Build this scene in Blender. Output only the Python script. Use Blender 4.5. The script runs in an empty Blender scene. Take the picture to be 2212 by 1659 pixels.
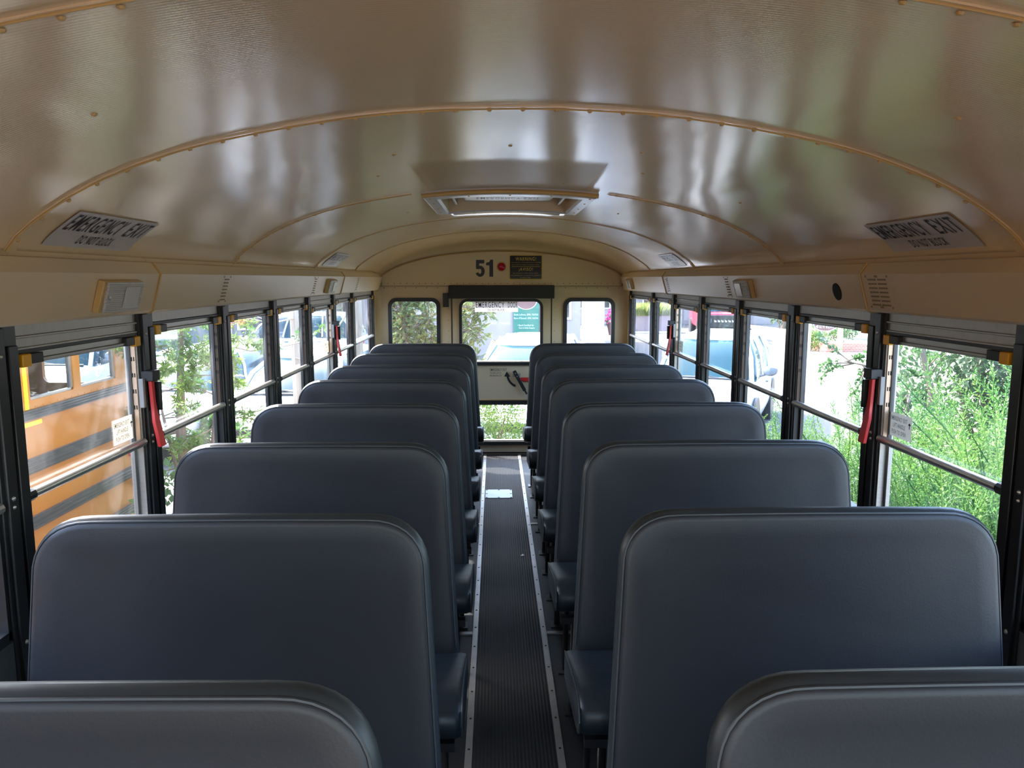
import bpy, bmesh, math, random
from mathutils import Vector, Matrix, Euler
random.seed(7)
PI = math.pi
R = math.radians
scene = bpy.context.scene
COL = scene.collection

# ------------------------------------------------------------------ camera, sky, sun, exposure
cd = bpy.data.cameras.new('camera')
cam = bpy.data.objects.new('camera', cd)
COL.objects.link(cam)
cam.location = (-0.064, 0.0, 1.65)
cam.rotation_euler = (R(90 - 7.851), 0, R(-1.272))
cd.sensor_width = 36.0
cd.lens = 1650.0 / 2212.0 * 36.0
cd.clip_start = 0.02
cd.clip_end = 400
scene.camera = cam

SUN_DIR = Vector((-0.505, 0.42, 0.745)).normalized()      # towards the sun
w = bpy.data.worlds.new('sky')
scene.world = w
w.use_nodes = True
wn = w.node_tree
for n in list(wn.nodes):
    wn.nodes.remove(n)
out = wn.nodes.new('ShaderNodeOutputWorld')
bg = wn.nodes.new('ShaderNodeBackground')
sky = wn.nodes.new('ShaderNodeTexSky')
sky.sky_type = 'NISHITA'
sky.sun_disc = False
sky.sun_elevation = math.asin(SUN_DIR.z)
sky.sun_rotation = math.atan2(SUN_DIR.x, SUN_DIR.y)
sky.air_density = 1.0
sky.dust_density = 2.5
sky.ozone_density = 1.0
wn.links.new(sky.outputs[0], bg.inputs[0])
wn.links.new(bg.outputs[0], out.inputs[0])
bg.inputs[1].default_value = 0.60
ld = bpy.data.lights.new('sun', 'SUN')
ld.energy = 6.5
ld.angle = R(0.6)
ld.color = (1.0, 0.95, 0.87)
sun = bpy.data.objects.new('sun', ld)
COL.objects.link(sun)
sun.location = (-30, 12, 40)
sun.rotation_euler = SUN_DIR.to_track_quat('Z', 'Y').to_euler()

vs = scene.view_settings
vs.view_transform = 'Standard'
vs.look = 'None'
vs.gamma = 1.0
vs.use_curve_mapping = False
vs.exposure = 2.05
scene.cycles.max_bounces = 10
scene.cycles.diffuse_bounces = 6
scene.cycles.glossy_bounces = 4
scene.cycles.transparent_max_bounces = 24
scene.cycles.caustics_reflective = False
scene.cycles.caustics_refractive = False
scene.cycles.sample_clamp_indirect = 6.0

# ------------------------------------------------------------------ materials
MATS = {}
def mat(name, col, rough=0.5, metal=0.0, spec=0.5, noise=None, bump=None, coat=0.0, trans=None, stretch=None, alpha=None):
    m = bpy.data.materials.new(name)
    m.use_nodes = True
    nt = m.node_tree
    b = nt.nodes['Principled BSDF']
    b.inputs['Base Color'].default_value = (*col, 1)
    b.inputs['Roughness'].default_value = rough
    b.inputs['Metallic'].default_value = metal
    b.inputs['Specular IOR Level'].default_value = spec
    if coat:
        b.inputs['Coat Weight'].default_value = coat
        b.inputs['Coat Roughness'].default_value = 0.08
    tc = nt.nodes.new('ShaderNodeTexCoord')
    mp = nt.nodes.new('ShaderNodeMapping')
    nt.links.new(tc.outputs['Object'], mp.inputs[0])
    if stretch:
        mp.inputs['Scale'].default_value = stretch
    if noise:       # (scale, amount, other colour)
        nz = nt.nodes.new('ShaderNodeTexNoise')
        nz.inputs['Scale'].default_value = noise[0]
        nz.inputs['Detail'].default_value = 5
        nt.links.new(mp.outputs[0], nz.inputs['Vector'])
        rp = nt.nodes.new('ShaderNodeValToRGB')
        rp.color_ramp.elements[0].position = 0.5 - noise[1] * 0.5
        rp.color_ramp.elements[1].position = 0.5 + noise[1] * 0.5
        rp.color_ramp.elements[0].color = (*col, 1)
        rp.color_ramp.elements[1].color = (*noise[2], 1)
        nt.links.new(nz.outputs['Fac'], rp.inputs[0])
        nt.links.new(rp.outputs[0], b.inputs['Base Color'])
    if bump:        # (scale, strength, distance)
        nb = nt.nodes.new('ShaderNodeTexNoise')
        nb.inputs['Scale'].default_value = bump[0]
        nb.inputs['Detail'].default_value = 4
        nt.links.new(mp.outputs[0], nb.inputs['Vector'])
        bp = nt.nodes.new('ShaderNodeBump')
        bp.inputs['Strength'].default_value = bump[1]
        bp.inputs['Distance'].default_value = bump[2] if len(bump) > 2 else 0.01
        nt.links.new(nb.outputs['Fac'], bp.inputs['Height'])
        nt.links.new(bp.outputs[0], b.inputs['Normal'])
    MATS[name] = m
    return m

def wave_bump(m, axis, scale, strength, dist, noise=None):
    """fine parallel ribs pressed into the sheet, plus slow waviness"""
    nt = m.node_tree
    b = nt.nodes['Principled BSDF']
    tc = nt.nodes.new('ShaderNodeTexCoord')
    wv = nt.nodes.new('ShaderNodeTexWave')
    wv.bands_direction = axis
    wv.inputs['Scale'].default_value = scale
    wv.inputs['Distortion'].default_value = 0.0
    nt.links.new(tc.outputs['Object'], wv.inputs['Vector'])
    bp = nt.nodes.new('ShaderNodeBump')
    bp.inputs['Strength'].default_value = strength
    bp.inputs['Distance'].default_value = dist
    nt.links.new(wv.outputs['Fac'], bp.inputs['Height'])
    if noise:
        mp = nt.nodes.new('ShaderNodeMapping')
        mp.inputs['Scale'].default_value = noise[3]
        nt.links.new(tc.outputs['Object'], mp.inputs[0])
        nz = nt.nodes.new('ShaderNodeTexNoise')
        nz.inputs['Scale'].default_value = noise[0]
        nz.inputs['Detail'].default_value = 2
        nt.links.new(mp.outputs[0], nz.inputs['Vector'])
        b2 = nt.nodes.new('ShaderNodeBump')
        b2.inputs['Strength'].default_value = noise[1]
        b2.inputs['Distance'].default_value = noise[2]
        nt.links.new(nz.outputs['Fac'], b2.inputs['Height'])
        nt.links.new(b2.outputs[0], bp.inputs['Normal'])
    nt.links.new(bp.outputs[0], b.inputs['Normal'])

CEIL = mat('ceiling_paint', (0.74, 0.575, 0.365), 0.18, spec=0.8)
wave_bump(CEIL, 'Y', 40.0, 0.15, 0.0005, (1.0, 0.32, 0.03, (2.6, 0.9, 1.0)))
CREAM = mat('cream_paint', (0.70, 0.55, 0.36), 0.36, spec=0.5, bump=(3, 0.25, 0.01))
CREAMEDGE = mat('cream_edge', (0.60, 0.40, 0.16), 0.4)  # cream turned orange: light caught on the seam edges, put into the colour
BACKP = mat('back_wall_paint', (0.66, 0.53, 0.35), 0.38, noise=(6, 0.8, (0.63, 0.50, 0.325)))
BLACK = mat('black_rubber', (0.012, 0.012, 0.014), 0.45)
POSTM = mat('black_post', (0.014, 0.014, 0.016), 0.38)
PAD = mat('black_vinyl', (0.018, 0.018, 0.02), 0.6, bump=(60, 0.2, 0.003))
ALU = mat('aluminium', (0.42, 0.41, 0.40), 0.38, metal=0.75, stretch=(2, 2, 30), noise=(8, 0.8, (0.34, 0.33, 0.31)))
ALUB = mat('bright_aluminium', (0.62, 0.61, 0.60), 0.3, metal=0.85)
HEAD = mat('header_metal', (0.36, 0.34, 0.31), 0.42, metal=0.55, stretch=(1, 6, 1), noise=(9, 0.8, (0.44, 0.42, 0.39)))
JAMB = mat('side_channel', (0.60, 0.44, 0.33), 0.35, metal=0.5)
STEEL = mat('steel_screw', (0.6, 0.6, 0.6), 0.3, metal=0.9)
YEL = mat('yellow_latch', (0.85, 0.42, 0.01), 0.45)
YELD = mat('yellow_latch_button', (0.62, 0.27, 0.01), 0.5)
REDM = mat('red_handle', (0.62, 0.015, 0.02), 0.35)
GREYP = mat('grey_plastic', (0.30, 0.29, 0.28), 0.5)
VINYL = mat('seat_vinyl', (0.024, 0.0255, 0.032), 0.44, spec=0.42, noise=(3.0, 0.7, (0.031, 0.030, 0.033)), bump=(220, 0.12, 0.002))
VINYLE = mat('seat_edge_vinyl', (0.029, 0.034, 0.038), 0.42, spec=0.45, bump=(12, 0.35, 0.004))
CUSH = mat('cushion_vinyl', (0.017, 0.026, 0.035), 0.42, spec=0.4, bump=(9, 0.55, 0.006))
PIPE = mat('seat_piping', (0.040, 0.045, 0.052), 0.45)
LEGM = mat('seat_leg_black', (0.01, 0.01, 0.012), 0.35)
MATM = mat('ribbed_mat', (0.008, 0.008, 0.009), 0.6, spec=0.25, noise=(5, 0.7, (0.016, 0.016, 0.019)))
wave_bump(MATM, 'X', 24.0, 0.6, 0.002)
FLOORM = mat('floor_rubber', (0.010, 0.011, 0.013), 0.5, spec=0.3, noise=(4, 0.6, (0.020, 0.020, 0.023)))
STRIP = mat('aisle_strip_metal', (0.5, 0.49, 0.47), 0.35, metal=0.8, noise=(14, 0.7, (0.36, 0.35, 0.34)))
PLATE = mat('floor_plate_metal', (0.34, 0.38, 0.44), 0.35, metal=0.6)
SIGNW = mat('sign_white', (0.55, 0.52, 0.53), 0.4)
SIGNC = mat('sticker_cream', (0.72, 0.66, 0.55), 0.5)
INK = mat('ink_black', (0.012, 0.012, 0.02), 0.45)
WARNB = mat('warning_black', (0.015, 0.012, 0.012), 0.12, spec=0.15)
WARNY = mat('warning_yellow', (0.62, 0.45, 0.03), 0.35)
LENS = mat('lamp_lens', (0.50, 0.48, 0.45), 0.25)
wave_bump(LENS, 'Z', 60, 0.5, 0.002)
LENSW = mat('lamp_bulb_area', (0.66, 0.65, 0.64), 0.2)
REDL = mat('red_lens', (0.45, 0.0, 0.03), 0.2)
HATCHW = mat('hatch_white', (0.60, 0.60, 0.60), 0.28)
DARK = mat('dark_hole', (0.004, 0.004, 0.004), 0.8)
KICK = mat('lower_wall_panel', (0.05, 0.052, 0.055), 0.5)
SLOT = mat('louvre_slot', (0.30, 0.22, 0.14), 0.8)
CHDK = mat('dark_side_channel', (0.075, 0.045, 0.03), 0.5, metal=0.3)
STILED = mat('dark_stile', (0.06, 0.058, 0.055), 0.5, metal=0.3)
RUBBER = mat('grey_seal', (0.05, 0.05, 0.05), 0.5)

def see_light(m, amount):
    nt = m.node_tree
    b = nt.nodes['Principled BSDF']; o = [n for n in nt.nodes if n.type == 'OUTPUT_MATERIAL'][0]
    t = nt.nodes.new('ShaderNodeBsdfTranslucent'); t.inputs[0].default_value = b.inputs['Base Color'].default_value
    mx = nt.nodes.new('ShaderNodeMixShader'); mx.inputs[0].default_value = amount
    nt.links.new(b.outputs[0], mx.inputs[1]); nt.links.new(t.outputs[0], mx.inputs[2]); nt.links.new(mx.outputs[0], o.inputs[0])
see_light(SIGNC, 0.18)
SIGNT = mat('door_sticker_film', (0.62, 0.58, 0.58), 0.5); see_light(SIGNT, 0.22)
def glass_mat(name, tint=(0.93, 0.95, 0.95), haze=0.0, hz_scale=3.0, refl=1.0, base_haze=0.0):
    m = bpy.data.materials.new(name)
    m.use_nodes = True
    nt = m.node_tree
    for n in list(nt.nodes):
        nt.nodes.remove(n)
    o = nt.nodes.new('ShaderNodeOutputMaterial')
    tr = nt.nodes.new('ShaderNodeBsdfTransparent')
    tr.inputs[0].default_value = (*tint, 1)
    gl = nt.nodes.new('ShaderNodeBsdfGlossy')
    gl.inputs['Roughness'].default_value = 0.02
    lw = nt.nodes.new('ShaderNodeLayerWeight')
    lw.inputs[0].default_value = 0.5
    pw = nt.nodes.new('ShaderNodeMath')
    pw.operation = 'POWER'
    pw.inputs[1].default_value = 5.0
    nt.links.new(lw.outputs['Facing'], pw.inputs[0])
    fr = nt.nodes.new('ShaderNodeMath')
    fr.operation = 'MULTIPLY_ADD'
    fr.inputs[1].default_value = 0.9
    fr.inputs[2].default_value = 0.06
    nt.links.new(pw.outputs[0], fr.inputs[0])
    mx = nt.nodes.new('ShaderNodeMixShader')
    mu = nt.nodes.new('ShaderNodeMath')
    mu.operation = 'MULTIPLY'
    mu.inputs[1].default_value = refl
    nt.links.new(fr.outputs[0], mu.inputs[0])
    nt.links.new(mu.outputs[0], mx.inputs[0])
    nt.links.new(tr.outputs[0], mx.inputs[1])
    nt.links.new(gl.outputs[0], mx.inputs[2])
    last = mx
    if haze or base_haze:
        tl = nt.nodes.new('ShaderNodeBsdfTranslucent')
        tl.inputs[0].default_value = (0.9, 0.92, 0.92, 1)
        tc = nt.nodes.new('ShaderNodeTexCoord')
        nz = nt.nodes.new('ShaderNodeTexNoise')
        nz.inputs['Scale'].default_value = hz_scale
        nz.inputs['Detail'].default_value = 6
        nz.inputs['Distortion'].default_value = 1.5
        nt.links.new(tc.outputs['Object'], nz.inputs['Vector'])
        mr = nt.nodes.new('ShaderNodeMapRange')
        mr.inputs[1].default_value = 0.48
        mr.inputs[2].default_value = 0.75
        mr.inputs[3].default_value = base_haze
        mr.inputs[4].default_value = haze
        nt.links.new(nz.outputs['Fac'], mr.inputs[0])
        m2 = nt.nodes.new('ShaderNodeMixShader')
        nt.links.new(mr.outputs[0], m2.inputs[0])
        nt.links.new(last.outputs[0], m2.inputs[1])
        nt.links.new(tl.outputs[0], m2.inputs[2])
        last = m2
    nt.links.new(last.outputs[0], o.inputs[0])
    MATS[name] = m
    return m
GLASS = glass_mat('window_glass', haze=0.045, base_haze=0.004)
GLASSR = glass_mat('rear_glass', haze=0.02, base_haze=0.004)
BUSGL = glass_mat('bus_glass', (0.45, 0.5, 0.52), refl=1.0)

# exterior materials
WHITEC = mat('white_car_paint', (0.80, 0.82, 0.84), 0.25, coat=0.6)
SILVC = mat('silver_car_paint', (0.55, 0.60, 0.66), 0.25, metal=0.3, coat=0.6)
REDC = mat('red_car_paint', (0.5, 0.02, 0.05), 0.3, coat=0.6)
GREYC = mat('mirror_grey', (0.16, 0.18, 0.2), 0.35)
CARGL = mat('car_glass', (0.010, 0.045, 0.065), 0.08, spec=0.28)
TYRE = mat('tyre_rubber', (0.015, 0.015, 0.016), 0.7)
RIM = mat('wheel_rim', (0.45, 0.46, 0.48), 0.3, metal=0.8)
CARBLK = mat('car_black_trim', (0.02, 0.022, 0.025), 0.4)
LAMPG = mat('headlight_glass', (0.62, 0.68, 0.74), 0.08, spec=0.9)
TAIL = mat('red_reflector', (0.7, 0.02, 0.02), 0.3)
BUSY = mat('school_bus_yellow', (0.37, 0.135, 0.003), 0.34, coat=0.1, noise=(1.2, 0.6, (0.345, 0.124, 0.003)))
BUSYB = mat('yellow_reflective_tape', (0.95, 0.58, 0.0), 0.4)
RAIL = mat('bus_rub_rail', (0.012, 0.014, 0.016), 0.3, stretch=(1, 1, 6), noise=(5, 0.8, (0.05, 0.055, 0.06)))
ASPH = mat('asphalt', (0.105, 0.103, 0.103), 0.9, noise=(0.6, 0.8, (0.14, 0.137, 0.134)), bump=(40, 0.2, 0.01))
CONC = mat('concrete', (0.19, 0.178, 0.145), 0.9, noise=(0.5, 0.8, (0.22, 0.205, 0.17)))
SOIL = mat('soil', (0.16, 0.13, 0.10), 0.95, noise=(3, 0.8, (0.3, 0.27, 0.22)), bump=(12, 0.5, 0.03))
MAUVE = mat('mauve_stucco', (0.33, 0.28, 0.28), 0.85, noise=(4, 0.6, (0.36, 0.305, 0.305)))
GREYB = mat('grey_building', (0.15, 0.16, 0.165), 0.85, noise=(1, 0.6, (0.2, 0.21, 0.21)))
TRIMW = mat('white_trim_paint', (0.75, 0.75, 0.76), 0.5)
PILW = mat('pillar_paint', (0.42, 0.42, 0.43), 0.6)
DWIN = mat('dark_window', (0.03, 0.04, 0.05), 0.1, spec=0.8)
GREENS = mat('green_sign_paint', (0.02, 0.16, 0.11), 0.4)
BROWNS = mat('brown_sign_paint', (0.16, 0.07, 0.07), 0.5)
POSTY = mat('yellow_post_paint', (0.75, 0.62, 0.28), 0.6)
PINKF = mat('pink_petals', (0.8, 0.05, 0.28), 0.6)
CURB = mat('white_line_paint', (0.7, 0.7, 0.68), 0.8)
def brick_mat():
    m = mat('red_brick', (0.42, 0.16, 0.12), 0.85)
    nt = m.node_tree
    b = nt.nodes['Principled BSDF']
    tc = nt.nodes.new('ShaderNodeTexCoord')
    br = nt.nodes.new('ShaderNodeTexBrick')
    br.inputs['Scale'].default_value = 4.0
    br.inputs['Color1'].default_value = (0.42, 0.17, 0.13, 1)
    br.inputs['Color2'].default_value = (0.50, 0.24, 0.18, 1)
    br.inputs['Mortar'].default_value = (0.55, 0.48, 0.42, 1)
    mp = nt.nodes.new('ShaderNodeMapping')
    mp.inputs['Rotation'].default_value = (R(90), 0, 0)
    nt.links.new(tc.outputs['Object'], mp.inputs[0])
    nt.links.new(mp.outputs[0], br.inputs['Vector'])
    nt.links.new(br.outputs['Color'], b.inputs['Base Color'])
    return m
BRICK = brick_mat()
def leaf_mat(name, c1, c2, scale=2.0, transl=0.45):
    m = bpy.data.materials.new(name)
    m.use_nodes = True
    nt = m.node_tree
    for n in list(nt.nodes):
        nt.nodes.remove(n)
    o = nt.nodes.new('ShaderNodeOutputMaterial')
    d = nt.nodes.new('ShaderNodeBsdfPrincipled')
    d.inputs['Roughness'].default_value = 0.5
    t = nt.nodes.new('ShaderNodeBsdfTranslucent')
    mx = nt.nodes.new('ShaderNodeMixShader')
    mx.inputs[0].default_value = transl
    tc = nt.nodes.new('ShaderNodeTexCoord')
    nz = nt.nodes.new('ShaderNodeTexNoise')
    nz.inputs['Scale'].default_value = scale
    nz.inputs['Detail'].default_value = 6
    rp = nt.nodes.new('ShaderNodeValToRGB')
    rp.color_ramp.elements[0].position = 0.38
    rp.color_ramp.elements[1].position = 0.62
    rp.color_ramp.elements[0].color = (*c1, 1)
    rp.color_ramp.elements[1].color = (*c2, 1)
    nt.links.new(tc.outputs['Object'], nz.inputs['Vector'])
    nt.links.new(nz.outputs['Fac'], rp.inputs[0])
    nt.links.new(rp.outputs[0], d.inputs['Base Color'])
    nt.links.new(rp.outputs[0], t.inputs[0])
    nt.links.new(d.outputs[0], mx.inputs[1])
    nt.links.new(t.outputs[0], mx.inputs[2])
    nt.links.new(mx.outputs[0], o.inputs[0])
    MATS[name] = m
    return m
LEAF_F = leaf_mat('feathery_leaf', (0.045, 0.15, 0.035), (0.16, 0.29, 0.06))
LEAF_B = leaf_mat('broad_leaf', (0.045, 0.12, 0.04), (0.12, 0.23, 0.065), 3)
LEAF_S = leaf_mat('sapling_leaf', (0.06, 0.15, 0.045), (0.21, 0.33, 0.06), 3)
LEAF_A = leaf_mat('arborvitae_leaf', (0.10, 0.19, 0.08), (0.22, 0.28, 0.10), 3)
LEAF_O = leaf_mat('browned_leaf', (0.38, 0.20, 0.06), (0.25, 0.24, 0.08), 5)
LEAF_Y = leaf_mat('grass_blade', (0.28, 0.38, 0.10), (0.42, 0.46, 0.18), 3)
LEAF_D = leaf_mat('dark_bush_leaf', (0.05, 0.10, 0.05), (0.11, 0.17, 0.08), 3)
BARK = mat('pale_bark', (0.30, 0.27, 0.24), 0.9, noise=(9, 0.5, (0.48, 0.46, 0.42)), bump=(20, 0.6, 0.02), stretch=(1, 1, 0.4))
BARKD = mat('brown_bark', (0.16, 0.12, 0.09), 0.9, noise=(9, 0.6, (0.26, 0.2, 0.16)), bump=(20, 0.6, 0.02))

# ------------------------------------------------------------------ mesh helpers
ORG = {}
def tag(o, label=None, cat=None, group=None, kind=None):
    if label: o['label'] = label
    if cat: o['category'] = cat
    if group: o['group'] = group
    if kind: o['kind'] = kind
    return o
def empty(name, loc, rz=0.0, label=None, cat=None, group=None, kind=None):
    o = bpy.data.objects.new(name, None)
    COL.objects.link(o)
    o.empty_display_size = 0.1
    o.location = loc
    o.rotation_euler = (0, 0, rz)
    ORG[o.name] = Vector(loc)
    return tag(o, label, cat, group, kind)
def curve_geo(c):
    o = bpy.data.objects.new('tmp', c)
    COL.objects.link(o)
    dg = bpy.context.evaluated_depsgraph_get()
    me = bpy.data.meshes.new_from_object(o.evaluated_get(dg))
    vs_ = [v.co.copy() for v in me.vertices]
    fs_ = [tuple(p.vertices) for p in me.polygons]
    bpy.data.objects.remove(o)
    bpy.data.curves.remove(c)
    bpy.data.meshes.remove(me)
    return vs_, fs_
def rect(x0, z0, x1, z1):
    return [(x0, z0), (x1, z0), (x1, z1), (x0, z1)]
def rrect(x0, z0, x1, z1, r, n=6):
    pts = []
    for cx, cz, a0 in ((x1 - r, z0 + r, -90), (x1 - r, z1 - r, 0), (x0 + r, z1 - r, 90), (x0 + r, z0 + r, 180)):
        for i in range(n + 1):
            a = R(a0 + 90 * i / n)
            pts.append((cx + r * math.cos(a), cz + r * math.sin(a)))
    return pts

class MB:
    def __init__(s):
        s.v = []; s.f = []
    def add(s, vs_, fs_, fn=None):
        k = len(s.v)
        s.v += [Vector(fn(*v)) if fn else Vector(v) for v in vs_]
        s.f += [tuple(i + k for i in f) for f in fs_]
        return s
    def box(s, x0, y0, z0, x1, y1, z1, fn=None):
        vs_ = [(x, y, z) for x in (x0, x1) for y in (y0, y1) for z in (z0, z1)]
        return s.add(vs_, [(0, 1, 3, 2), (4, 6, 7, 5), (0, 4, 5, 1), (2, 3, 7, 6), (0, 2, 6, 4), (1, 5, 7, 3)], fn)
    def obox(s, c, ax, ay, az, hx, hy, hz):
        c = Vector(c); ax = Vector(ax).normalized(); ay = Vector(ay).normalized(); az = Vector(az).normalized()
        vs_ = [c + ax * hx * i + ay * hy * j + az * hz * k for i in (-1, 1) for j in (-1, 1) for k in (-1, 1)]
        return s.add(vs_, [(0, 1, 3, 2), (4, 6, 7, 5), (0, 4, 5, 1), (2, 3, 7, 6), (0, 2, 6, 4), (1, 5, 7, 3)])
    def tube(s, pts, r, n=8, cap=True, closed=False, fn=None):
        pts = [Vector(p) for p in pts]
        m = len(pts)
        rs = r if isinstance(r, (list, tuple)) else [r] * m
        vs_ = []; fs_ = []
        t0 = (pts[1] - pts[0]).normalized()
        u = t0.orthogonal().normalized()
        for i, p in enumerate(pts):
            a = pts[(i - 1) % m] if (closed or i > 0) else p
            b = pts[(i + 1) % m] if (closed or i < m - 1) else p
            t = (b - a).normalized()
            u = (u - t * u.dot(t)).normalized()
            v = t.cross(u)
            for k in range(n):
                q = 2 * PI * k / n
                vs_.append(p + (u * math.cos(q) + v * math.sin(q)) * rs[i])
        for i in range(m if closed else m - 1):
            j = (i + 1) % m
            for k in range(n):
                l = (k + 1) % n
                fs_.append((i * n + k, i * n + l, j * n + l, j * n + k))
        if cap and not closed:
            fs_.append(tuple(range(n))[::-1])
            fs_.append(tuple((m - 1) * n + k for k in range(n)))
        return s.add(vs_, fs_, fn)
    def loft(s, rings, cap=True, closed=True, fn=None):
        n = len(rings[0]); vs_ = [v for r_ in rings for v in r_]; fs_ = []
        for i in range(len(rings) - 1):
            for k in range(n if closed else n - 1):
                l = (k + 1) % n
                fs_.append((i * n + k, i * n + l, (i + 1) * n + l, (i + 1) * n + k))
        if cap:
            fs_.append(tuple(range(n))[::-1])
            fs_.append(tuple((len(rings) - 1) * n + k for k in range(n)))
        return s.add(vs_, fs_, fn)
    def disc(s, c, nrm, r, depth=0.01, n=20):
        c = Vector(c); nrm = Vector(nrm).normalized()
        return s.tube([c, c + nrm * depth], r, n)
    def dome(s, c, nrm, r, h, n=8):
        c = Vector(c); nrm = Vector(nrm).normalized(); u = nrm.orthogonal().normalized(); v = nrm.cross(u)
        rings = []
        for q in (0, 0.55, 0.85):
            rr = r * math.cos(q * PI / 2); hh = h * math.sin(q * PI / 2)
            rings.append([c + nrm * hh + (u * math.cos(2 * PI * k / n) + v * math.sin(2 * PI * k / n)) * rr for k in range(n)])
        return s.loft(rings)
    def plate(s, outer, holes, fn, t=0.0):
        """sheet with holes: loops in (u, v); fn(u, v, w) places it, w runs over the thickness 0..t"""
        c = bpy.data.curves.new('tmp', 'CURVE')
        c.dimensions = '2D'; c.fill_mode = 'BOTH'; c.extrude = 0.5 if t else 0.0
        for loop in [outer] + list(holes):
            sp = c.splines.new('POLY')
            sp.points.add(len(loop) - 1)
            for p, q in zip(sp.points, loop):
                p.co = (q[0], q[1], 0, 1)
            sp.use_cyclic_u = True
        vs_, fs_ = curve_geo(c)
        return s.add([(v.x, v.y, (v.z + 0.5) * t if t else 0.0) for v in vs_], fs_, fn)
    def text(s, body, x0, z0, x1, z1, fn, w=0.0008, condensed=True):
        """letters fitted into the rectangle x0..x1, z0..z1"""
        c = bpy.data.curves.new('tmp', 'FONT')
        c.body = body
        c.size = 1.0
        c.resolution_u = 3
        c.space_character = 1.22
        c.offset = 0.007
        vs_, fs_ = curve_geo(c)
        if not vs_: return s
        ax = min(v.x for v in vs_); bx = max(v.x for v in vs_)
        az = min(v.y for v in vs_); bz = max(v.y for v in vs_)
        return s.add([(x0 + (v.x - ax) / (bx - ax) * (x1 - x0), z0 + (v.y - az) / (bz - az) * (z1 - z0), w) for v in vs_], fs_, fn)
    def build(s, name, m, parent=None, world=True, smooth=35, bevel=0, sub=0, origin=None, merge=True, solid=0):
        me = bpy.data.meshes.new(name)
        if parent is not None:
            org = ORG.get(parent.name, Vector((0, 0, 0))) if world else Vector((0, 0, 0))
        elif origin is not None:
            org = Vector(origin)
        else:
            xs = [v.x for v in s.v]; ys = [v.y for v in s.v]; zs = [v.z for v in s.v]
            org = Vector(((min(xs) + max(xs)) / 2, (min(ys) + max(ys)) / 2, min(zs)))
        me.from_pydata([v - org for v in s.v], [], s.f)
        bm = bmesh.new(); bm.from_mesh(me)
        if merge:
            bmesh.ops.remove_doubles(bm, verts=bm.verts, dist=1e-5)
            bmesh.ops.recalc_face_normals(bm, faces=bm.faces)
        bm.to_mesh(me); bm.free()
        if smooth:
            me.polygons.foreach_set('use_smooth', [True] * len(me.polygons))
            try: me.set_sharp_from_angle(angle=R(smooth))
            except Exception: pass
        for q in (m if isinstance(m, (list, tuple)) else [m]):
            me.materials.append(q)
        o = bpy.data.objects.new(name, me)
        COL.objects.link(o)
        if parent is not None:
            o.parent = parent
            ORG[o.name] = ORG.get(parent.name, Vector((0, 0, 0))) if world else Vector((0, 0, 0))
        else:
            o.location = org
            ORG[o.name] = org
        if bevel:
            b = o.modifiers.new('bevel', 'BEVEL'); b.width = bevel; b.segments = 2; b.limit_method = 'ANGLE'; b.angle_limit = R(40)
        if sub:
            q = o.modifiers.new('sub', 'SUBSURF'); q.levels = sub; q.render_levels = sub
        if solid:
            q = o.modifiers.new('solid', 'SOLIDIFY'); q.thickness = solid
        return o

def copy_tree(o, parent=None):
    c = o.copy()
    COL.objects.link(c)
    if parent is not None:
        c.parent = parent
    ORG[c.name] = ORG.get(o.name, Vector((0, 0, 0)))
    for ch in list(o.children):
        copy_tree(ch, c)
    return c
# ------------------------------------------------------------------ bus shell
XW = 1.16          # inside face of the side walls
YB = 7.08          # inside face of the back wall
YF = -1.9
POSTS = [1.711 + 0.7015 * k for k in range(7)] + [6.895]     # post centres
PRE = [1.711 - 0.7015 * k for k in (4, 3, 2, 1)]
def side(sg):
    return lambda u, v, ww: (sg * (XW + ww), u, v)
def back(u, v, ww):
    return (u, YB - ww, v)

floor = MB().box(-1.22, YF, -0.05, 1.22, YB + 0.05, 0.0).build('floor', FLOORM); tag(floor, kind='structure')
t = MB().box(-0.147, YF, 0.0, 0.147, YB - 0.02, 0.006).build('trim_1', MATM); tag(t, kind='structure')
n_trim = 2
def trim(mb, m, **k):
    global n_trim
    o = mb.build('trim_%d' % n_trim, m, **k); n_trim += 1
    tag(o, kind='structure')
    return o
for sg in (-1, 1):
    mb = MB().box(sg * 0.147, YF, 0.0, sg * 0.174, YB - 0.02, 0.009)
    o = trim(mb, STRIP, bevel=0.002)
    y = 0.4
    sc = MB()
    while y < YB - 0.1:
        sc.dome((sg * 0.1605, y, 0.0088), (0, 0, 1), 0.0055, 0.003, 6); y += 0.19
    sc.build('screw', BLACK, parent=o)
    for yy in (3.39, 5.0):
        trim(MB().box(sg * 0.174, yy - 0.012, 0.0, sg * 1.15, yy + 0.012, 0.006), STRIP)

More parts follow.
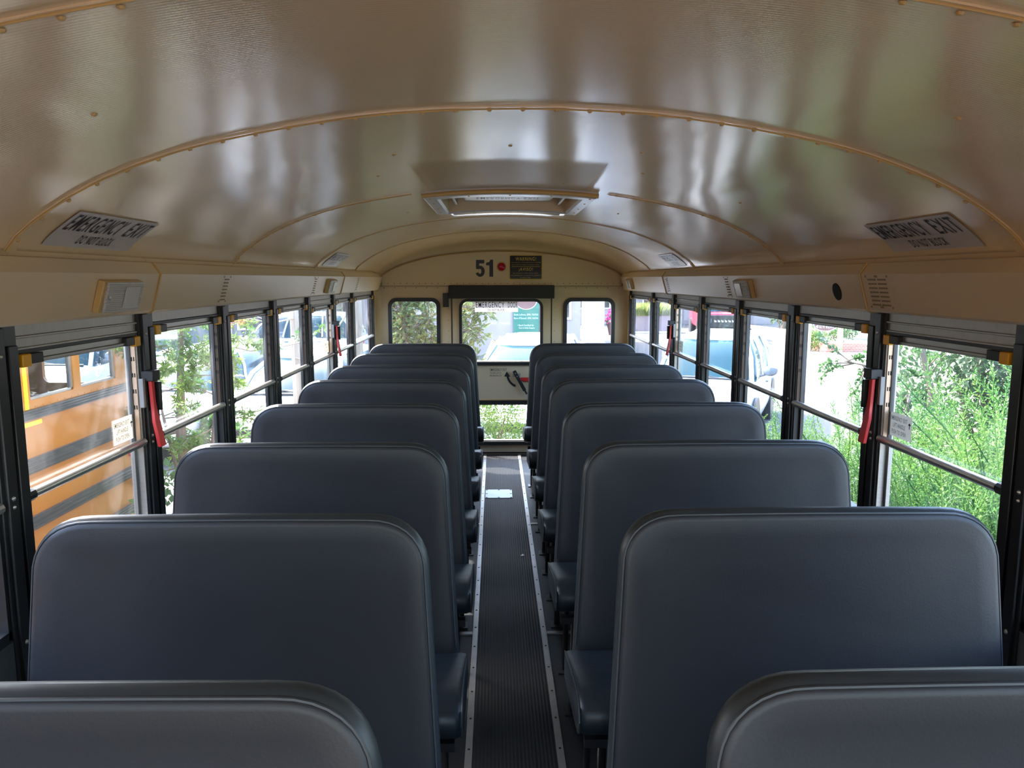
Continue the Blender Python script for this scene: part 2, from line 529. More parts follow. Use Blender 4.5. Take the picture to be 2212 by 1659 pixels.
# side walls: lower panel, posts, sill, upper panel
for sg, nm in ((-1, 'wall_left'), (1, 'wall_right')):
    holes = []
    for a, b in zip(PRE + [POSTS[0]], PRE[1:] + [POSTS[0], POSTS[0]]):
        if b > a: holes.append(rect(a + 0.05, 0.84, b - 0.05, 1.545))
    if sg > 0: holes.append(rect(YF + 0.08, -0.01, PRE[0] - 0.03, 1.60))
    else: holes.append(rect(YF + 0.08, 0.80, PRE[0] - 0.03, 1.60))
    for a, b in zip(POSTS[:-1], POSTS[1:]):
        holes.append(rect(a + 0.035, 0.84, b - 0.035, 1.545))
    mb = MB().plate(rect(YF, -0.05, YB + 0.05, 1.75), holes, lambda u, v, ww: (sg * (XW + 0.004 + ww), u, v), 0.031)
    o = mb.build(nm, CREAM); tag(o, kind='structure')
    # cream corner panel beside the back wall
    ring = []
    for i in range(7):
        a = R(90 * i / 6)
        ring.append((sg * (XW - 0.045 * (1 - math.sin(a)) * 1.0), YB - 0.045 + 0.045 * (1 - math.cos(a)) * 1.0))
    cp = MB()
    prof = [(sg * XW, 6.93), (sg * XW, YB - 0.05)] + [(sg * (XW - 0.05 + 0.05 * math.cos(R(15 * i))), YB - 0.05 + 0.05 * math.sin(R(15 * i))) for i in range(7)]
    cp.loft([[(x, y, 0.0) for x, y in prof], [(x, y, 1.66) for x, y in prof]], cap=False, closed=False)
    trim(cp, CREAM)

for sg, nm in ((-1, 'baseboard_left'), (1, 'baseboard_right')):
    tag(MB().box(sg * (XW - 0.002), -1.4, 0.0, sg * (XW + 0.006), 6.9, 0.835).build(nm, KICK), kind='structure')

# posts between the windows
for sg in (-1, 1):
    for k, y in enumerate(POSTS):
        last = (k == len(POSTS) - 1)
        hw = 0.05 if not last else 0.03
        mb = MB()
        mb.box(-0.006, y - hw, 0.45, 0.036, y + hw, 1.547, lambda ww, u, v: (sg * (XW + ww), u, v))
        mb.box(-0.014, y - hw + 0.012, 0.45, 0.0, y - 0.004, 1.542, lambda ww, u, v: (sg * (XW + ww), u, v))
        mb.box(-0.014, y + 0.008, 0.45, 0.0, y + hw - 0.008, 1.50, lambda ww, u, v: (sg * (XW + ww), u, v))
        o = trim(mb, POSTM, bevel=0.002)
        for z in (1.36, 1.02) if not last else ():
            MB().dome((sg * (XW - 0.014), y - 0.022, z - 0.2), (-sg, 0, 0), 0.006, 0.004).build('screw', STEEL, parent=o)
            MB().dome((sg * (XW - 0.014), y - 0.022, z + 0.12), (-sg, 0, 0), 0.005, 0.004).build('screw', STEEL, parent=o)

def exit_sticker(parent, fn):
    """label on the pane: fn(u, v, w) with u 0..1 across (reading direction), v 0..1 up"""
    st = MB().plate(rect(0, 0, 1, 1), [], lambda u, v, ww: fn(u, v, 0.0)).build('exit_label', SIGNC, parent=parent)
    mb = MB()
    g = lambda u, v, ww: fn(u, v, 0.0012)
    mb.text('EMERGENCY EXIT', 0.05, 0.68, 0.80, 0.86, g)
    mb.text('LIFT HANDLE', 0.15, 0.40, 0.72, 0.58, g)
    mb.text('PUSH TO OPEN', 0.10, 0.12, 0.76, 0.30, g)
    mb.plate([(0.895, 0.50), (0.925, 0.50), (0.925, 0.66), (0.98, 0.66), (0.91, 0.76), (0.84, 0.66), (0.895, 0.66)], [], g)
    mb.build('lettering', INK, parent=st, smooth=0)

nwin = 0
def make_window(sg, k, emergency):
    global nwin
    nwin += 1
    y0 = POSTS[k] + 0.05
    y1 = POSTS[k + 1] - (0.05 if k < 6 else 0.03)
    root = empty('window_%d' % nwin, (sg * XW, (y0 + y1) / 2, 0.84), kind='structure')
    P = lambda ww, u, v: (sg * (XW + ww), u, v)
    top = 1.487 if emergency else 1.512
    mb = MB()
    mb.box(0.004, y0, top, 0.03, y1, 1.547, P)
    if emergency:
        mb.box(-0.002, y0, 1.513, 0.004, y1, 1.519, P)
        mb.box(-0.001, y0, top - 0.001, 0.004, y1, top + 0.005, P)
    mb.build('header_panel', HEAD, parent=root, bevel=0.0015)
    MB().box(0.0, y0, top - 0.008, 0.03, y1, top - 0.001, P).build('header_seal', BLACK, parent=root)
    # aluminium outer frame: jambs and sill
    mb = MB()
    zt = top - 0.008
    mb.box(0.0, y0, 0.84, 0.04, y0 + 0.010, zt, P)
    mb.box(0.0, y1 - 0.008, 0.84, 0.04, y1, zt, P)
    mb.box(0.0, y0, 0.84, 0.05, y1, 0.862, P)
    mb.build('window_frame', BLACK if not emergency else ALU, parent=root)
    CH, ST = (JAMB, ALU) if emergency else (CHDK, STILED)
    # slotted channel seen on the rear side of each opening
    ch = MB().box(0.004, y1 - 0.014, 1.15, 0.020, y1 - 0.007, zt - 0.012, P).build('side_channel', CH, parent=root)
    mb = MB()
    for i in range(4):
        z = 1.425 - i * 0.05 - (0.025 if emergency else 0.0)
        for q in (0.007, 0.0135):
            mb.box(q, y1 - 0.0148, z, q + 0.003, y1 - 0.0135, z + 0.013, P)
    mb.build('slot', DARK, parent=ch)
    # upper sash: top rail with latches, vertical stiles, lower grab rail
    za, zb = top - 0.036, top - 0.008
    mb = MB()
    mb.box(0.002, y0 + 0.008, za, 0.024, y1 - 0.010, zb, P)
    mb.box(-0.006, y0 + 0.03, za + 0.004, 0.002, y1 - 0.03, za + 0.012, P)
    o = mb.build('sash_rail', ALU, parent=root, bevel=0.002)
    for e, d in ((y0 + 0.006, 1), (y1 - 0.008, -1)):
        g = MB().box(-0.012, min(e + d * 0.030, e + d * 0.085), za + 0.001, 0.003, max(e + d * 0.030, e + d * 0.085), zb - 0.002, P)
        g.build('rail_grip', BLACK, parent=o, bevel=0.002)
        l = MB().box(-0.014, min(e, e + d * 0.034), za - 0.004, 0.004, max(e, e + d * 0.034), zb - 0.002, P).build('latch', YEL, parent=o, bevel=0.0025)
    mb = MB()
    mb.box(0.018, y0 + 0.008, 1.146, 0.030, y0 + 0.018, za, P)
    mb.box(0.018, y1 - 0.018, 1.146, 0.030, y1 - 0.009, za, P)
    mb.build('sash_stile', STILED, parent=root)
    o = MB().tube([(sg * (XW + 0.0), y0 + 0.002, 1.146), (sg * (XW + 0.0), y1 - 0.003, 1.146)], 0.0125, 12).build('grab_rail', ALUB, parent=root)
    MB().box(0.0, y0 + 0.01, 1.132, 0.03, y1 - 0.01, 1.142, P).build('rail_seal', BLACK, parent=root)
    MB().tube([(sg * XW, y0 - 0.012, 1.146), (sg * XW, y0 + 0.016, 1.146)], 0.015, 10).build('rail_cap', BLACK, parent=o)
    mb = MB()
    mb.box(0.022, y0 + 0.008, 0.862, 0.034, y0 + 0.022, 1.14, P)
    mb.box(0.022, y1 - 0.022, 0.862, 0.034, y1 - 0.008, 1.14, P)
    mb.build('lower_stile', ST, parent=root)
    MB().plate(rect(y0 + 0.012, 1.146, y1 - 0.012, za), [], lambda u, v, ww: (sg * (XW + 0.024), u, v)).build('upper_pane', GLASS, parent=root)
    MB().plate(rect(y0 + 0.012, 0.86, y1 - 0.012, 1.142), [], lambda u, v, ww: (sg * (XW + 0.030), u, v)).build('lower_pane', GLASS, parent=root)
    if emergency:
        ya, yb = y1 - 0.142, y1 - 0.019
        # read from inside the bus
        if sg < 0:
            f = lambda u, v, ww: (sg * (XW + 0.0225 - ww), ya + u * (yb - ya), 1.162 + v * 0.075)
        else:
            f = lambda u, v, ww: (sg * (XW + 0.0225 - ww), yb - u * (yb - ya), 1.162 + v * 0.075)
        exit_sticker(root, f)
        # release handle on the post behind the window
        yp = y1 + 0.012
        h = MB().box(-0.042, yp - 0.014, 1.335, -0.002, yp + 0.034, 1.368, P)
        h.box(-0.046, yp + 0.020, 1.24, -0.010, yp + 0.034, 1.33, P)
        hb = h.build('latch_housing', BLACK, parent=root, bevel=0.003)
        MB().box(-0.016, yp - 0.028, 1.255, -0.002, yp - 0.012, 1.345, P).build('strike_plate', GREYP, parent=hb, bevel=0.002)
        rh = MB()
        pts = [(1.345, 0.010), (1.27, 0.009), (1.235, 0.011), (1.21, 0.017), (1.13, 0.019)]
        offs = [-0.028, -0.030, -0.033, -0.036, -0.050]
        rings = []
        for (z, hw), of in zip(pts, offs):
            rings.append([P(of - 0.006, yp - hw, z), P(of + 0.006, yp - hw, z), P(of + 0.006, yp + hw, z), P(of - 0.006, yp + hw, z)])
        rh.loft(rings)
        rh.build('release_handle', REDM, parent=root, bevel=0.002)
    return root
for sg in (-1, 1):
    for k in range(7):
        make_window(sg, k, k in (0, 4))

# simple glazed openings further forward, beside and behind the camera
for sg in (-1, 1):
    for a, b in zip(PRE, PRE[1:] + [POSTS[0]]):
        nwin += 1
        P = lambda ww, u, v: (sg * (XW + ww), u, v)
        root = empty('window_%d' % nwin, (sg * XW, (a + b) / 2, 0.84), kind='structure')
        mb = MB()
        mb.box(0.0, a + 0.04, 0.84, 0.045, a + 0.06, 1.545, P); mb.box(0.0, b - 0.06, 0.84, 0.045, b - 0.04, 1.545, P)
        mb.box(0.0, a + 0.04, 1.49, 0.045, b - 0.04, 1.55, P); mb.box(0.0, a + 0.04, 0.835, 0.045, b - 0.04, 0.86, P)
        mb.build('window_frame', POSTM, parent=root)
        MB().tube([(sg * XW, a + 0.05, 1.146), (sg * XW, b - 0.05, 1.146)], 0.0125, 10).build('grab_rail', ALUB, parent=root)
        MB().plate(rect(a + 0.05, 0.85, b - 0.05, 1.5), [], lambda u, v, ww: (sg * (XW + 0.03), u, v)).build('pane', GLASS, parent=root)

# front wall with the windshield opening (behind the camera)
mb = MB().plate([(-1.2, -0.05), (1.2, -0.05), (1.2, 1.72), (1.135, 1.92), (0.7, 2.1), (-0.7, 2.1), (-1.135, 1.92), (-1.2, 1.72)], [rect(-1.10, 0.70, -0.03, 1.70), rect(0.03, 0.70, 1.10, 1.70)], lambda u, v, ww: (u, YF - ww, v), 0.05)
tag(mb.build('wall_front', CREAM), kind='structure')

trim(MB().box(-0.95, YF - 1.5, -0.1, 0.95, YF - 0.06, 0.66), BUSY, bevel=0.06)  # unseen hood of this bus, added to bounce warm sunlight onto the ceiling

# ceiling
CP = [(0, 2.018), (0.25, 2.009), (0.45, 1.986), (0.665, 1.946), (0.8, 1.908), (0.93, 1.857), (1.03, 1.80), (1.10, 1.748), (1.13, 1.712)]
def ceil_profile():
    pts = []
    for i in range(len(CP) - 1):
        p0 = CP[i - 1] if i else (-CP[1][0], CP[1][1])
        p1, p2 = CP[i], CP[i + 1]
        p3 = CP[i + 2] if i + 2 < len(CP) else (2 * p2[0] - p1[0], 2 * p2[1] - p1[1])
        for j in range(5):
            t_ = j / 5.0
            q = [0.5 * ((2 * p1[k]) + (-p0[k] + p2[k]) * t_ + (2 * p0[k] - 5 * p1[k] + 4 * p2[k] - p3[k]) * t_ ** 2 + (-p0[k] + 3 * p1[k] - 3 * p2[k] + p3[k]) * t_ ** 3) for k in (0, 1)]
            pts.append(tuple(q))
    pts.append(CP[-1])
    return pts
HALF = ceil_profile()                                   # centre -> right foot
PROF = [(-x, z) for x, z in HALF[::-1]] + HALF[1:]      # left foot -> right foot
ARCL = [0.0]
for a, b in zip(PROF, PROF[1:]):
    ARCL.append(ARCL[-1] + math.hypot(b[0] - a[0], b[1] - a[1]))
def ceil_at(s_, off=0.0):
    """point at arc length s_ from the left foot, pushed off the sheet into the bus"""
    s_ = max(0.0, min(ARCL[-1] - 1e-6, s_))
    i = 0
    while ARCL[i + 1] < s_: i += 1
    a, b = PROF[i], PROF[i + 1]
    f = (s_ - ARCL[i]) / (ARCL[i + 1] - ARCL[i])
    tx, tz = b[0] - a[0], b[1] - a[1]
    l = math.hypot(tx, tz)
    nx, nz = tz / l, -tx / l
    return (a[0] + f * tx + nx * off, a[1] + f * tz + nz * off, nx, nz)
HX, HY0, HY1 = 0.30, 3.27, 3.97                         # roof hatch opening
YC = 6.62
mb = MB()
ys = [YF, -1.2, -0.5, 0.2, 0.95, 1.71, 2.4, HY0, 3.6, HY1, 4.55, 5.25, 5.9, YC]
us = PROF
xs_ = sorted(set([round(p[0], 5) for p in PROF] + [-HX, HX]))
def zc(x):
    for a, b in zip(PROF, PROF[1:]):
        if a[0] - 1e-9 <= x <= b[0] + 1e-9:
            return a[1] + (b[1] - a[1]) * ((x - a[0]) / (b[0] - a[0]) if b[0] > a[0] else 0)
    return PROF[-1][1]
for ya, yb in zip(ys, ys[1:]):
    for xa, xb in zip(xs_, xs_[1:]):
        if ya >= HY0 - 1e-6 and yb <= HY1 + 1e-6 and xa >= -HX - 1e-6 and xb <= HX + 1e-6: continue
        mb.add([(xa, ya, zc(xa)), (xb, ya, zc(xb)), (xb, yb, zc(xb)), (xa, yb, zc(xa))], [(0, 1, 2, 3)])
for sg in (-1, 1):
    mb.add([(sg * 1.13, YF, 1.712), (sg * 1.2, YF, 1.712), (sg * 1.2, YB + 0.04, 1.712), (sg * 1.13, YB + 0.04, 1.712)], [(0, 1, 2, 3)])
# cove turning down to the back wall
def arc_pt(x):
    q = min(1.0, abs(x) / 1.135)
    return 1.60 + 0.30 * math.sqrt(max(0.0, 1 - q * q)) ** 1.05
NC = 8
rows = []
for i in range(NC + 1):
    a = PI / 2 * i / NC
    row = []
    for x, z in PROF:
        za = arc_pt(x * 0.99)
        f = 1 - math.cos(a)
        row.append((x * (1 - 0.0 * f), YC + (YB - YC) * math.sin(a), z + (za - z) * f))
    rows.append(row)
mb.loft(rows, cap=False, closed=False)
ceiling = mb.build('ceiling', CEIL, smooth=50)
sm = ceiling.modifiers.new('solid', 'SOLIDIFY'); sm.thickness = 0.03; sm.offset = 1
tag(ceiling, kind='structure')
bm = bmesh.new(); bm.from_mesh(ceiling.data)
for f in bm.faces:
    if f.normal.z < 0: f.normal_flip()          # outside up so the thickness grows away from the cabin
bm.to_mesh(ceiling.data); bm.free()

# seams across the ceiling: lapped edge, bead and rivets
def ceiling_rib(y, hatch=False):
    S = ARCL[-1]
    mb = MB()
    N = 60
    sh = [S * i / N for i in range(N + 1)]
    def skip(s_):
        return hatch and abs(ceil_at(s_)[0]) < HX + 0.07
    segs = [[]]
    for s_ in sh:
        if skip(s_):
            if segs[-1]: segs.append([])
        else: segs[-1].append(s_)
    rivs = MB()
    bead = MB()
    for sg_ in segs:
        if len(sg_) < 2: continue
        rings = []
        for s_ in sg_:
            x0, z0, nx, nz = ceil_at(s_, 0.0); x1, z1, _, _ = ceil_at(s_, 0.003)
            rings.append([(x0, y - 0.004, z0), (x1, y - 0.004, z1), (x1, y + 0.034, z1), (x0, y + 0.036, z0)])
        mb.loft(rings)
        bead.tube([(ceil_at(s_, 0.005)[0], y - 0.003, ceil_at(s_, 0.006)[1]) for s_ in sg_], 0.0022, 6)
    q = 0.03
    while q < S:
        if not skip(q):
            x, z, nx, nz = ceil_at(q, 0.004)
            rivs.dome((x, y + 0.016, z), (nx, 0, nz), 0.0055, 0.004)
        q += 0.073
    o = trim(mb, CEIL, smooth=50)
    bead.build('bead', CREAMEDGE, parent=o)
    rivs.build('rivet_row', CREAMEDGE, parent=o)
for y, h in ((0.96, False), (1.71, False), (3.17, True), (4.58, False), (5.9, False)):
    ceiling_rib(y, h)
# single screws pulled into the sheets
sc = MB()
for s_, y in ((0.45, 1.36), (1.95, 1.36), (1.18, 2.2), (0.85, 2.25), (1.55, 2.2), (1.62, 2.55), (0.75, 2.6), (2.0, 2.7), (1.4, 3.0), (1.75, 3.85), (0.7, 3.9), (1.25, 5.2), (0.9, 5.2)):
    x, z, nx, nz = ceil_at(s_, 0.0)
    sc.dome((x, y, z), (nx, 0, nz), 0.006, 0.004)
trim(sc, CREAMEDGE)

# light panels along both sides, between ceiling and windows
PANP = [(1.150, 1.735), (1.128, 1.700), (1.112, 1.698), (1.088, 1.664), (1.120, 1.553), (1.130, 1.546), (1.166, 1.546)]
def panel_frame(sg, v):
    """point and inward normal on the sloping lower face, v 0 (bottom) .. 1 (crease)"""
    a, b = PANP[4], PANP[3]
    x = a[0] + (b[0] - a[0]) * v; z = a[1] + (b[1] - a[1]) * v
    n = Vector((-sg * (b[1] - a[1]), 0, (b[0] - a[0]) * -1 * -1)).normalized()
    n = Vector((-sg * abs(b[1] - a[1]), 0, -abs(b[0] - a[0]))).normalized()
    return Vector((sg * x, 0, z)), n
SEAMS = {-1: [YF, -0.5, 2.385, 5.28, 7.06], 1: [YF, -0.5, 2.41, 5.28, 7.06]}
LOUV = {-1: [2.98, 4.46, 5.84], 1: [2.28, 3.83, 5.17]}
for sg in (-1, 1):
    for ya, yb in zip(SEAMS[sg], SEAMS[sg][1:]):
        mb = MB().loft([[(sg * x, ya + 0.0015, z) for x, z in PANP], [(sg * x, yb - 0.0015, z) for x, z in PANP]], cap=False, closed=False)
        o = trim(mb, CREAM, smooth=25)
        for yl in LOUV[sg]:
            if ya < yl < yb:
                sl = MB()
                wide = 2 if (sg == 1 and yl < 2.5) else 1
                for c_ in range(wide):
                    for i in range(7):
                        p, n = panel_frame(sg, 0.16 + i * 0.115)
                        p = p + n * 0.0022
                        up = Vector((p.x, 0, p.z)).normalized()
                        sl.obox((p.x, yl + c_ * 0.06, p.z), (0, 1, 0), n, n.cross(Vector((0, 1, 0))), 0.024, 0.0008, 0.0022)
                    for e in (-0.035, 0.035):
                        for v_ in (0.10, 0.94):
                            p, n = panel_frame(sg, v_)
                            sl.dome((p.x + n.x * 0.002, yl + c_ * 0.06 + e, p.z + n.z * 0.002), n, 0.004, 0.002, 6)
                sl.build('louvre', SLOT, parent=o)
    for ys_ in SEAMS[sg][1:-1]:
        pts = [(sg * (x - 0.003), ys_, z) for x, z in PANP[2:]]
        trim(MB().tube(pts, 0.0035, 6), CREAMEDGE)
# round speaker hole in the right-hand panel
p, n = panel_frame(1, 0.48)
o = MB().disc((p.x, 2.60, p.z), n, 0.030, 0.003, 28).build('speaker_hole', DARK)
tag(o, 'round black hole in the cream panel over the right windows', 'hole')

# back wall
D0, D1 = -0.462, 0.458
GW = 0.375
holes = [rrect(-1.022, 0.90, -0.592, 1.452, 0.06), rrect(0.592, 0.90, 1.022, 1.452, 0.06), rect(D0, 0.02, D1, 1.56)]
top = [(x, arc_pt(x)) for x in [1.16 - 2.32 * i / 48 for i in range(49)]]
outer = [(-1.2, -0.05), (1.2, -0.05), (1.2, 1.72), (1.135, 1.92), (0.7, 2.1), (-0.7, 2.1), (-1.135, 1.92), (-1.2, 1.72)]
mb = MB().plate(outer, holes, lambda u, v, ww: (u, YB + ww, v), 0.05)
wb = mb.build('wall_back', BACKP); tag(wb, kind='structure')
# raised arched panel over the door, with its joint and rivets
arc = [(x, arc_pt(x) - 0.004) for x in [1.095 - 2.19 * i / 48 for i in range(49)]]
mb = MB().plate([(-1.1, 1.585)] + [(1.1, 1.585)] + arc, [], lambda u, v, ww: (u, YB - 0.010 + ww, v), 0.010)
ap = trim(mb, BACKP)
MB().tube([(x, YB - 0.011, z) for x, z in arc], 0.004, 6).build('arch_edge', CREAMEDGE, parent=ap)
MB().box(-1.13, YB - 0.013, 1.580, 1.13, YB - 0.008, 1.586).build('joint_line', SLOT, parent=ap)
rv = MB()
x = -1.1
while x < 1.12:
    rv.dome((x, YB - 0.010, 1.607), (0, -1, 0), 0.005, 0.003, 6)
    x += 0.0575
x = -1.08
while x < 1.1:
    if abs(x) > 0.5: rv.dome((x, YB, 1.568), (0, -1, 0), 0.005, 0.003, 6)
    x += 0.098
for z in (1.38, 1.27, 1.17, 1.07, 0.97):
    for x in (-0.495, 0.488): rv.dome((x, YB, z), (0, -1, 0), 0.004, 0.003, 6)
rv.build('rivet_row', SLOT, parent=ap)

def gasket(loop_out, loop_in, y, parent, t_=0.018, name='gasket', m=None):
    return MB().plate(loop_out, [loop_in], lambda u, v, ww: (u, y - t_ * 0.6 + ww, v), t_).build(name, m or BLACK, parent=parent)
for a, b in ((-1.046, -0.568), (0.568, 1.046)):
    nwin += 1
    root = empty('window_%d' % nwin, ((a + b) / 2, YB, 0.88), kind='structure')
    gasket(rrect(a, 0.876, b, 1.476, 0.075), rrect(a + 0.034, 0.91, b - 0.034, 1.442, 0.05), YB, root, 0.03)
    MB().plate(rrect(a + 0.02, 0.895, b - 0.02, 1.457, 0.06), [], lambda u, v, ww: (u, YB + 0.012, v)).build('pane', GLASSR, parent=root)

# rear emergency door
door = empty('door_1', (0, YB, 0), kind='structure')
mb = MB().plate(rect(D0 + 0.006, 0.025, D1 - 0.006, 1.555), [rrect(-GW, 0.89, GW - 0.012, 1.44, 0.06), rrect(-GW, 0.14, GW - 0.012, 0.475, 0.04)], lambda u, v, ww: (u, YB - 0.004 + ww, v), 0.045)
mb.build('door_panel', BACKP, parent=door)
mb = MB()
for x in (D0, D1): mb.box(x - 0.006, YB - 0.006, 0.02, x + 0.006, YB + 0.03, 1.56)
mb.box(D0, YB - 0.006, 0.012, D1, YB + 0.03, 0.024)
mb.build('door_seal', BLACK, parent=door)
gasket(rrect(-GW - 0.02, 0.852, GW + 0.005, 1.468, 0.08), rrect(-GW + 0.008, 0.884, GW - 0.022, 1.443, 0.055), YB - 0.005, door, 0.035, 'upper_gasket')
gasket(rrect(-GW - 0.02, 0.095, GW + 0.005, 0.52, 0.05), rrect(-GW + 0.008, 0.13, GW - 0.022, 0.487, 0.03), YB - 0.005, door, 0.035, 'lower_gasket')
MB().plate(rrect(-GW - 0.01, 0.87, GW - 0.01, 1.45, 0.06), [], lambda u, v, ww: (u, YB + 0.012, v)).build('upper_pane', GLASSR, parent=door)
MB().plate(rrect(-GW - 0.01, 0.11, GW - 0.01, 0.5, 0.03), [], lambda u, v, ww: (u, YB + 0.012, v)).build('lower_pane', GLASSR, parent=door)
# pressed rim above the lower pane
MB().box(-0.39, YB - 0.012, 0.522, 0.385, YB - 0.002, 0.530).build('door_moulding', CREAMEDGE, parent=door)
# lever, its latch bar and the pointed end
def inclined(p0, p1, hw, y0, y1):
    p0 = Vector((p0[0], 0, p0[1])); p1 = Vector((p1[0], 0, p1[1])); d = (p1 - p0).normalized(); n = Vector((d.z, 0, -d.x))
    c = (p0 + p1) / 2
    return (c.x, (y0 + y1) / 2, c.z), d, (0, 1, 0), n, (p1 - p0).length / 2, abs(y1 - y0) / 2, hw
lv = MB().obox(*inclined((0.112, 0.802), (0.212, 0.615), 0.0165, YB - 0.045, YB - 0.025))
lv.obox(*inclined((0.205, 0.628), (0.232, 0.582), 0.009, YB - 0.043, YB - 0.027))
lo = lv.build('lever', BLACK, parent=door, bevel=0.004)
for q in (0.12, 0.28):
    MB().disc((0.112 + 0.1 * q, YB - 0.0445, 0.802 - 0.187 * q), (0, -1, 0), 0.005, 0.003, 8).build('screw', STEEL, parent=lo)
MB().box(0.10, YB - 0.03, 0.745, 0.17, YB - 0.002, 0.775).build('lever_pivot', GREYP, parent=door)
MB().box(0.165, YB - 0.030, 0.702, 0.40, YB - 0.012, 0.736).build('latch_bar', REDM, parent=door, bevel=0.003)
# decal with arrow
dc = MB().plate(rect(-0.118, 0.70, 0.052, 0.83), [], lambda u, v, ww: (u, YB - 0.0055, v)).build('door_decal', BACKP, parent=door)
g = lambda u, v, ww: (u, YB - 0.0068, v)
mb = MB()
mb.text('EMERGENCY EXIT', -0.112, 0.796, 0.044, 0.822, g)
mb.text('TO OPEN LIFT UP', -0.112, 0.770, -0.008, 0.785, g)
mb.text('RED BAR PUSH OUT', -0.112, 0.746, 0.0, 0.761, g)
ac = [(0.165 + 0.125 * math.cos(a), 0.768 + 0.13 * math.sin(a)) for a in [R(188 + 62 * i / 12) for i in range(13)]]
inn = [(0.165 + 0.105 * math.cos(a), 0.768 + 0.109 * math.sin(a)) for a in [R(188 + 62 * i / 12) for i in range(13)]]
mb.plate(ac + inn[::-1], [], g)
mb.plate([(0.020, 0.745), (0.076, 0.743), (0.044, 0.792)], [], g)
mb.build('lettering', INK, parent=dc, smooth=0)
# EMERGENCY DOOR sticker on the upper pane
sd = MB().plate(rect(-0.250, 1.345, 0.150, 1.443), [], lambda u, v, ww: (u, YB + 0.009, v)).build('door_sticker', SIGNT, parent=door)
g = lambda u, v, ww: (u, YB + 0.0075, v)
mb = MB()
mb.text('EMERGENCY', -0.240, 1.385, 0.022, 1.437, g)
mb.text('DOOR', 0.056, 1.385, 0.144, 1.437, g)
mb.text('DO NOT BLOCK', -0.130, 1.353, 0.024, 1.375, g)
mb.build('lettering', INK, parent=sd, smooth=0)

# padded header over the door and its buzzer box
o = MB().box(-0.487, YB - 0.075, 1.470, 0.480, YB - 0.001, 1.590).build('header_pad', PAD, bevel=0.008)
tag(o, 'long black padded cushion mounted above the rear emergency door', 'pad')
o = MB().box(-0.541, YB - 0.045, 1.392, -0.4885, YB - 0.001, 1.520).build('switch_box', BLACK, bevel=0.004)
tag(o, 'small black box at the left end of the pad over the rear door', 'box')
# bus number
mb = MB()
g = lambda u, v, ww: (u, YB - 0.0115, v)
f5 = [(-0.236, 1.820), (-0.160, 1.820), (-0.160, 1.788), (-0.206, 1.788), (-0.209, 1.762)]
cx, cz, ro, ri = -0.199, 1.717, 0.047, 0.023
o_arc = [(cx + 0.043 * math.cos(R(a)), cz + 0.050 * math.sin(R(a))) for a in range(112, -161, -16)]
i_arc = [(cx + 0.018 * math.cos(R(a)), cz + 0.028 * math.sin(R(a))) for a in range(-160, 141, 16)]
i_arc = [(cx - 0.002 + (x_ - cx) * 0.78, cz + (z_ - cz) * 0.82) for x_, z_ in i_arc]
mb.plate(f5 + [(-0.204, 1.768)] + o_arc + i_arc + [(-0.215, 1.735), (-0.237, 1.739)], [], g)
mb.plate([(-0.114, 1.668), (-0.080, 1.668), (-0.080, 1.822), (-0.104, 1.822), (-0.114, 1.802), (-0.144, 1.794), (-0.144, 1.772), (-0.114, 1.772)], [], g)
o = mb.build('bus_number', INK, smooth=0)
tag(o, 'large black number 51 on the arched cream panel over the rear door', 'number')
# red lamp
root = empty('indicator_lamp', (-0.004, YB - 0.01, 1.72), label='round red lamp with a pale ring beside the number 51', cat='lamp')
MB().tube([(-0.004 + 0.041 * math.cos(a), YB - 0.014, 1.759 + 0.041 * math.sin(a)) for a in [2 * PI * i / 28 for i in range(28)]], 0.005, 8, closed=True).build('bezel', CREAMEDGE, parent=root)
MB().dome((-0.004, YB - 0.010, 1.759), (0, -1, 0), 0.038, 0.014, 24).build('lens', REDL, parent=root)
# warning notice
root = empty('warning_sign', (0.219, YB - 0.01, 1.642), label='black and yellow WARNING and AVISO notice right of the red lamp', cat='sign')
MB().plate(rrect(0.066, 1.640, 0.372, 1.866, 0.014), [], lambda u, v, ww: (u, YB - 0.014 + ww, v), 0.004).build('border', WARNY, parent=root)
MB().plate(rrect(0.074, 1.648, 0.364, 1.858, 0.010), [], lambda u, v, ww: (u, YB - 0.0148, v)).build('face', WARNB, parent=root)
g = lambda u, v, ww: (u, YB - 0.0156, v)
mb = MB()
mb.text('WARNING!', 0.126, 1.812, 0.312, 1.846, g)
mb.text('Your activities on this vehicle may be recorded', 0.084, 1.791, 0.355, 1.801, g)
mb.text('by an audio and video surveillance system.', 0.092, 1.770, 0.346, 1.780, g)
mb.plate(rect(0.088, 1.7575, 0.350, 1.7600), [], g)
mb.text('\u00a1AVISO!', 0.156, 1.715, 0.284, 1.750, g)
mb.text('Sus actividades en este vehiculo pueden', 0.104, 1.695, 0.332, 1.705, g)
mb.text('ser grabadas por un sistema de vigilancia', 0.084, 1.675, 0.352, 1.685, g)
mb.text('de audio y video.', 0.170, 1.655, 0.266, 1.665, g)
mb.build('lettering', WARNY, parent=root, smooth=0)
# small dark sensor at the right end of the rivet line
o = MB().disc((1.118, YB - 0.005, 1.600), (0, -1, 0), 0.016, 0.03, 14).build('sensor', BLACK)
tag(o, 'tiny black round sensor in the upper right corner of the back wall', 'sensor')

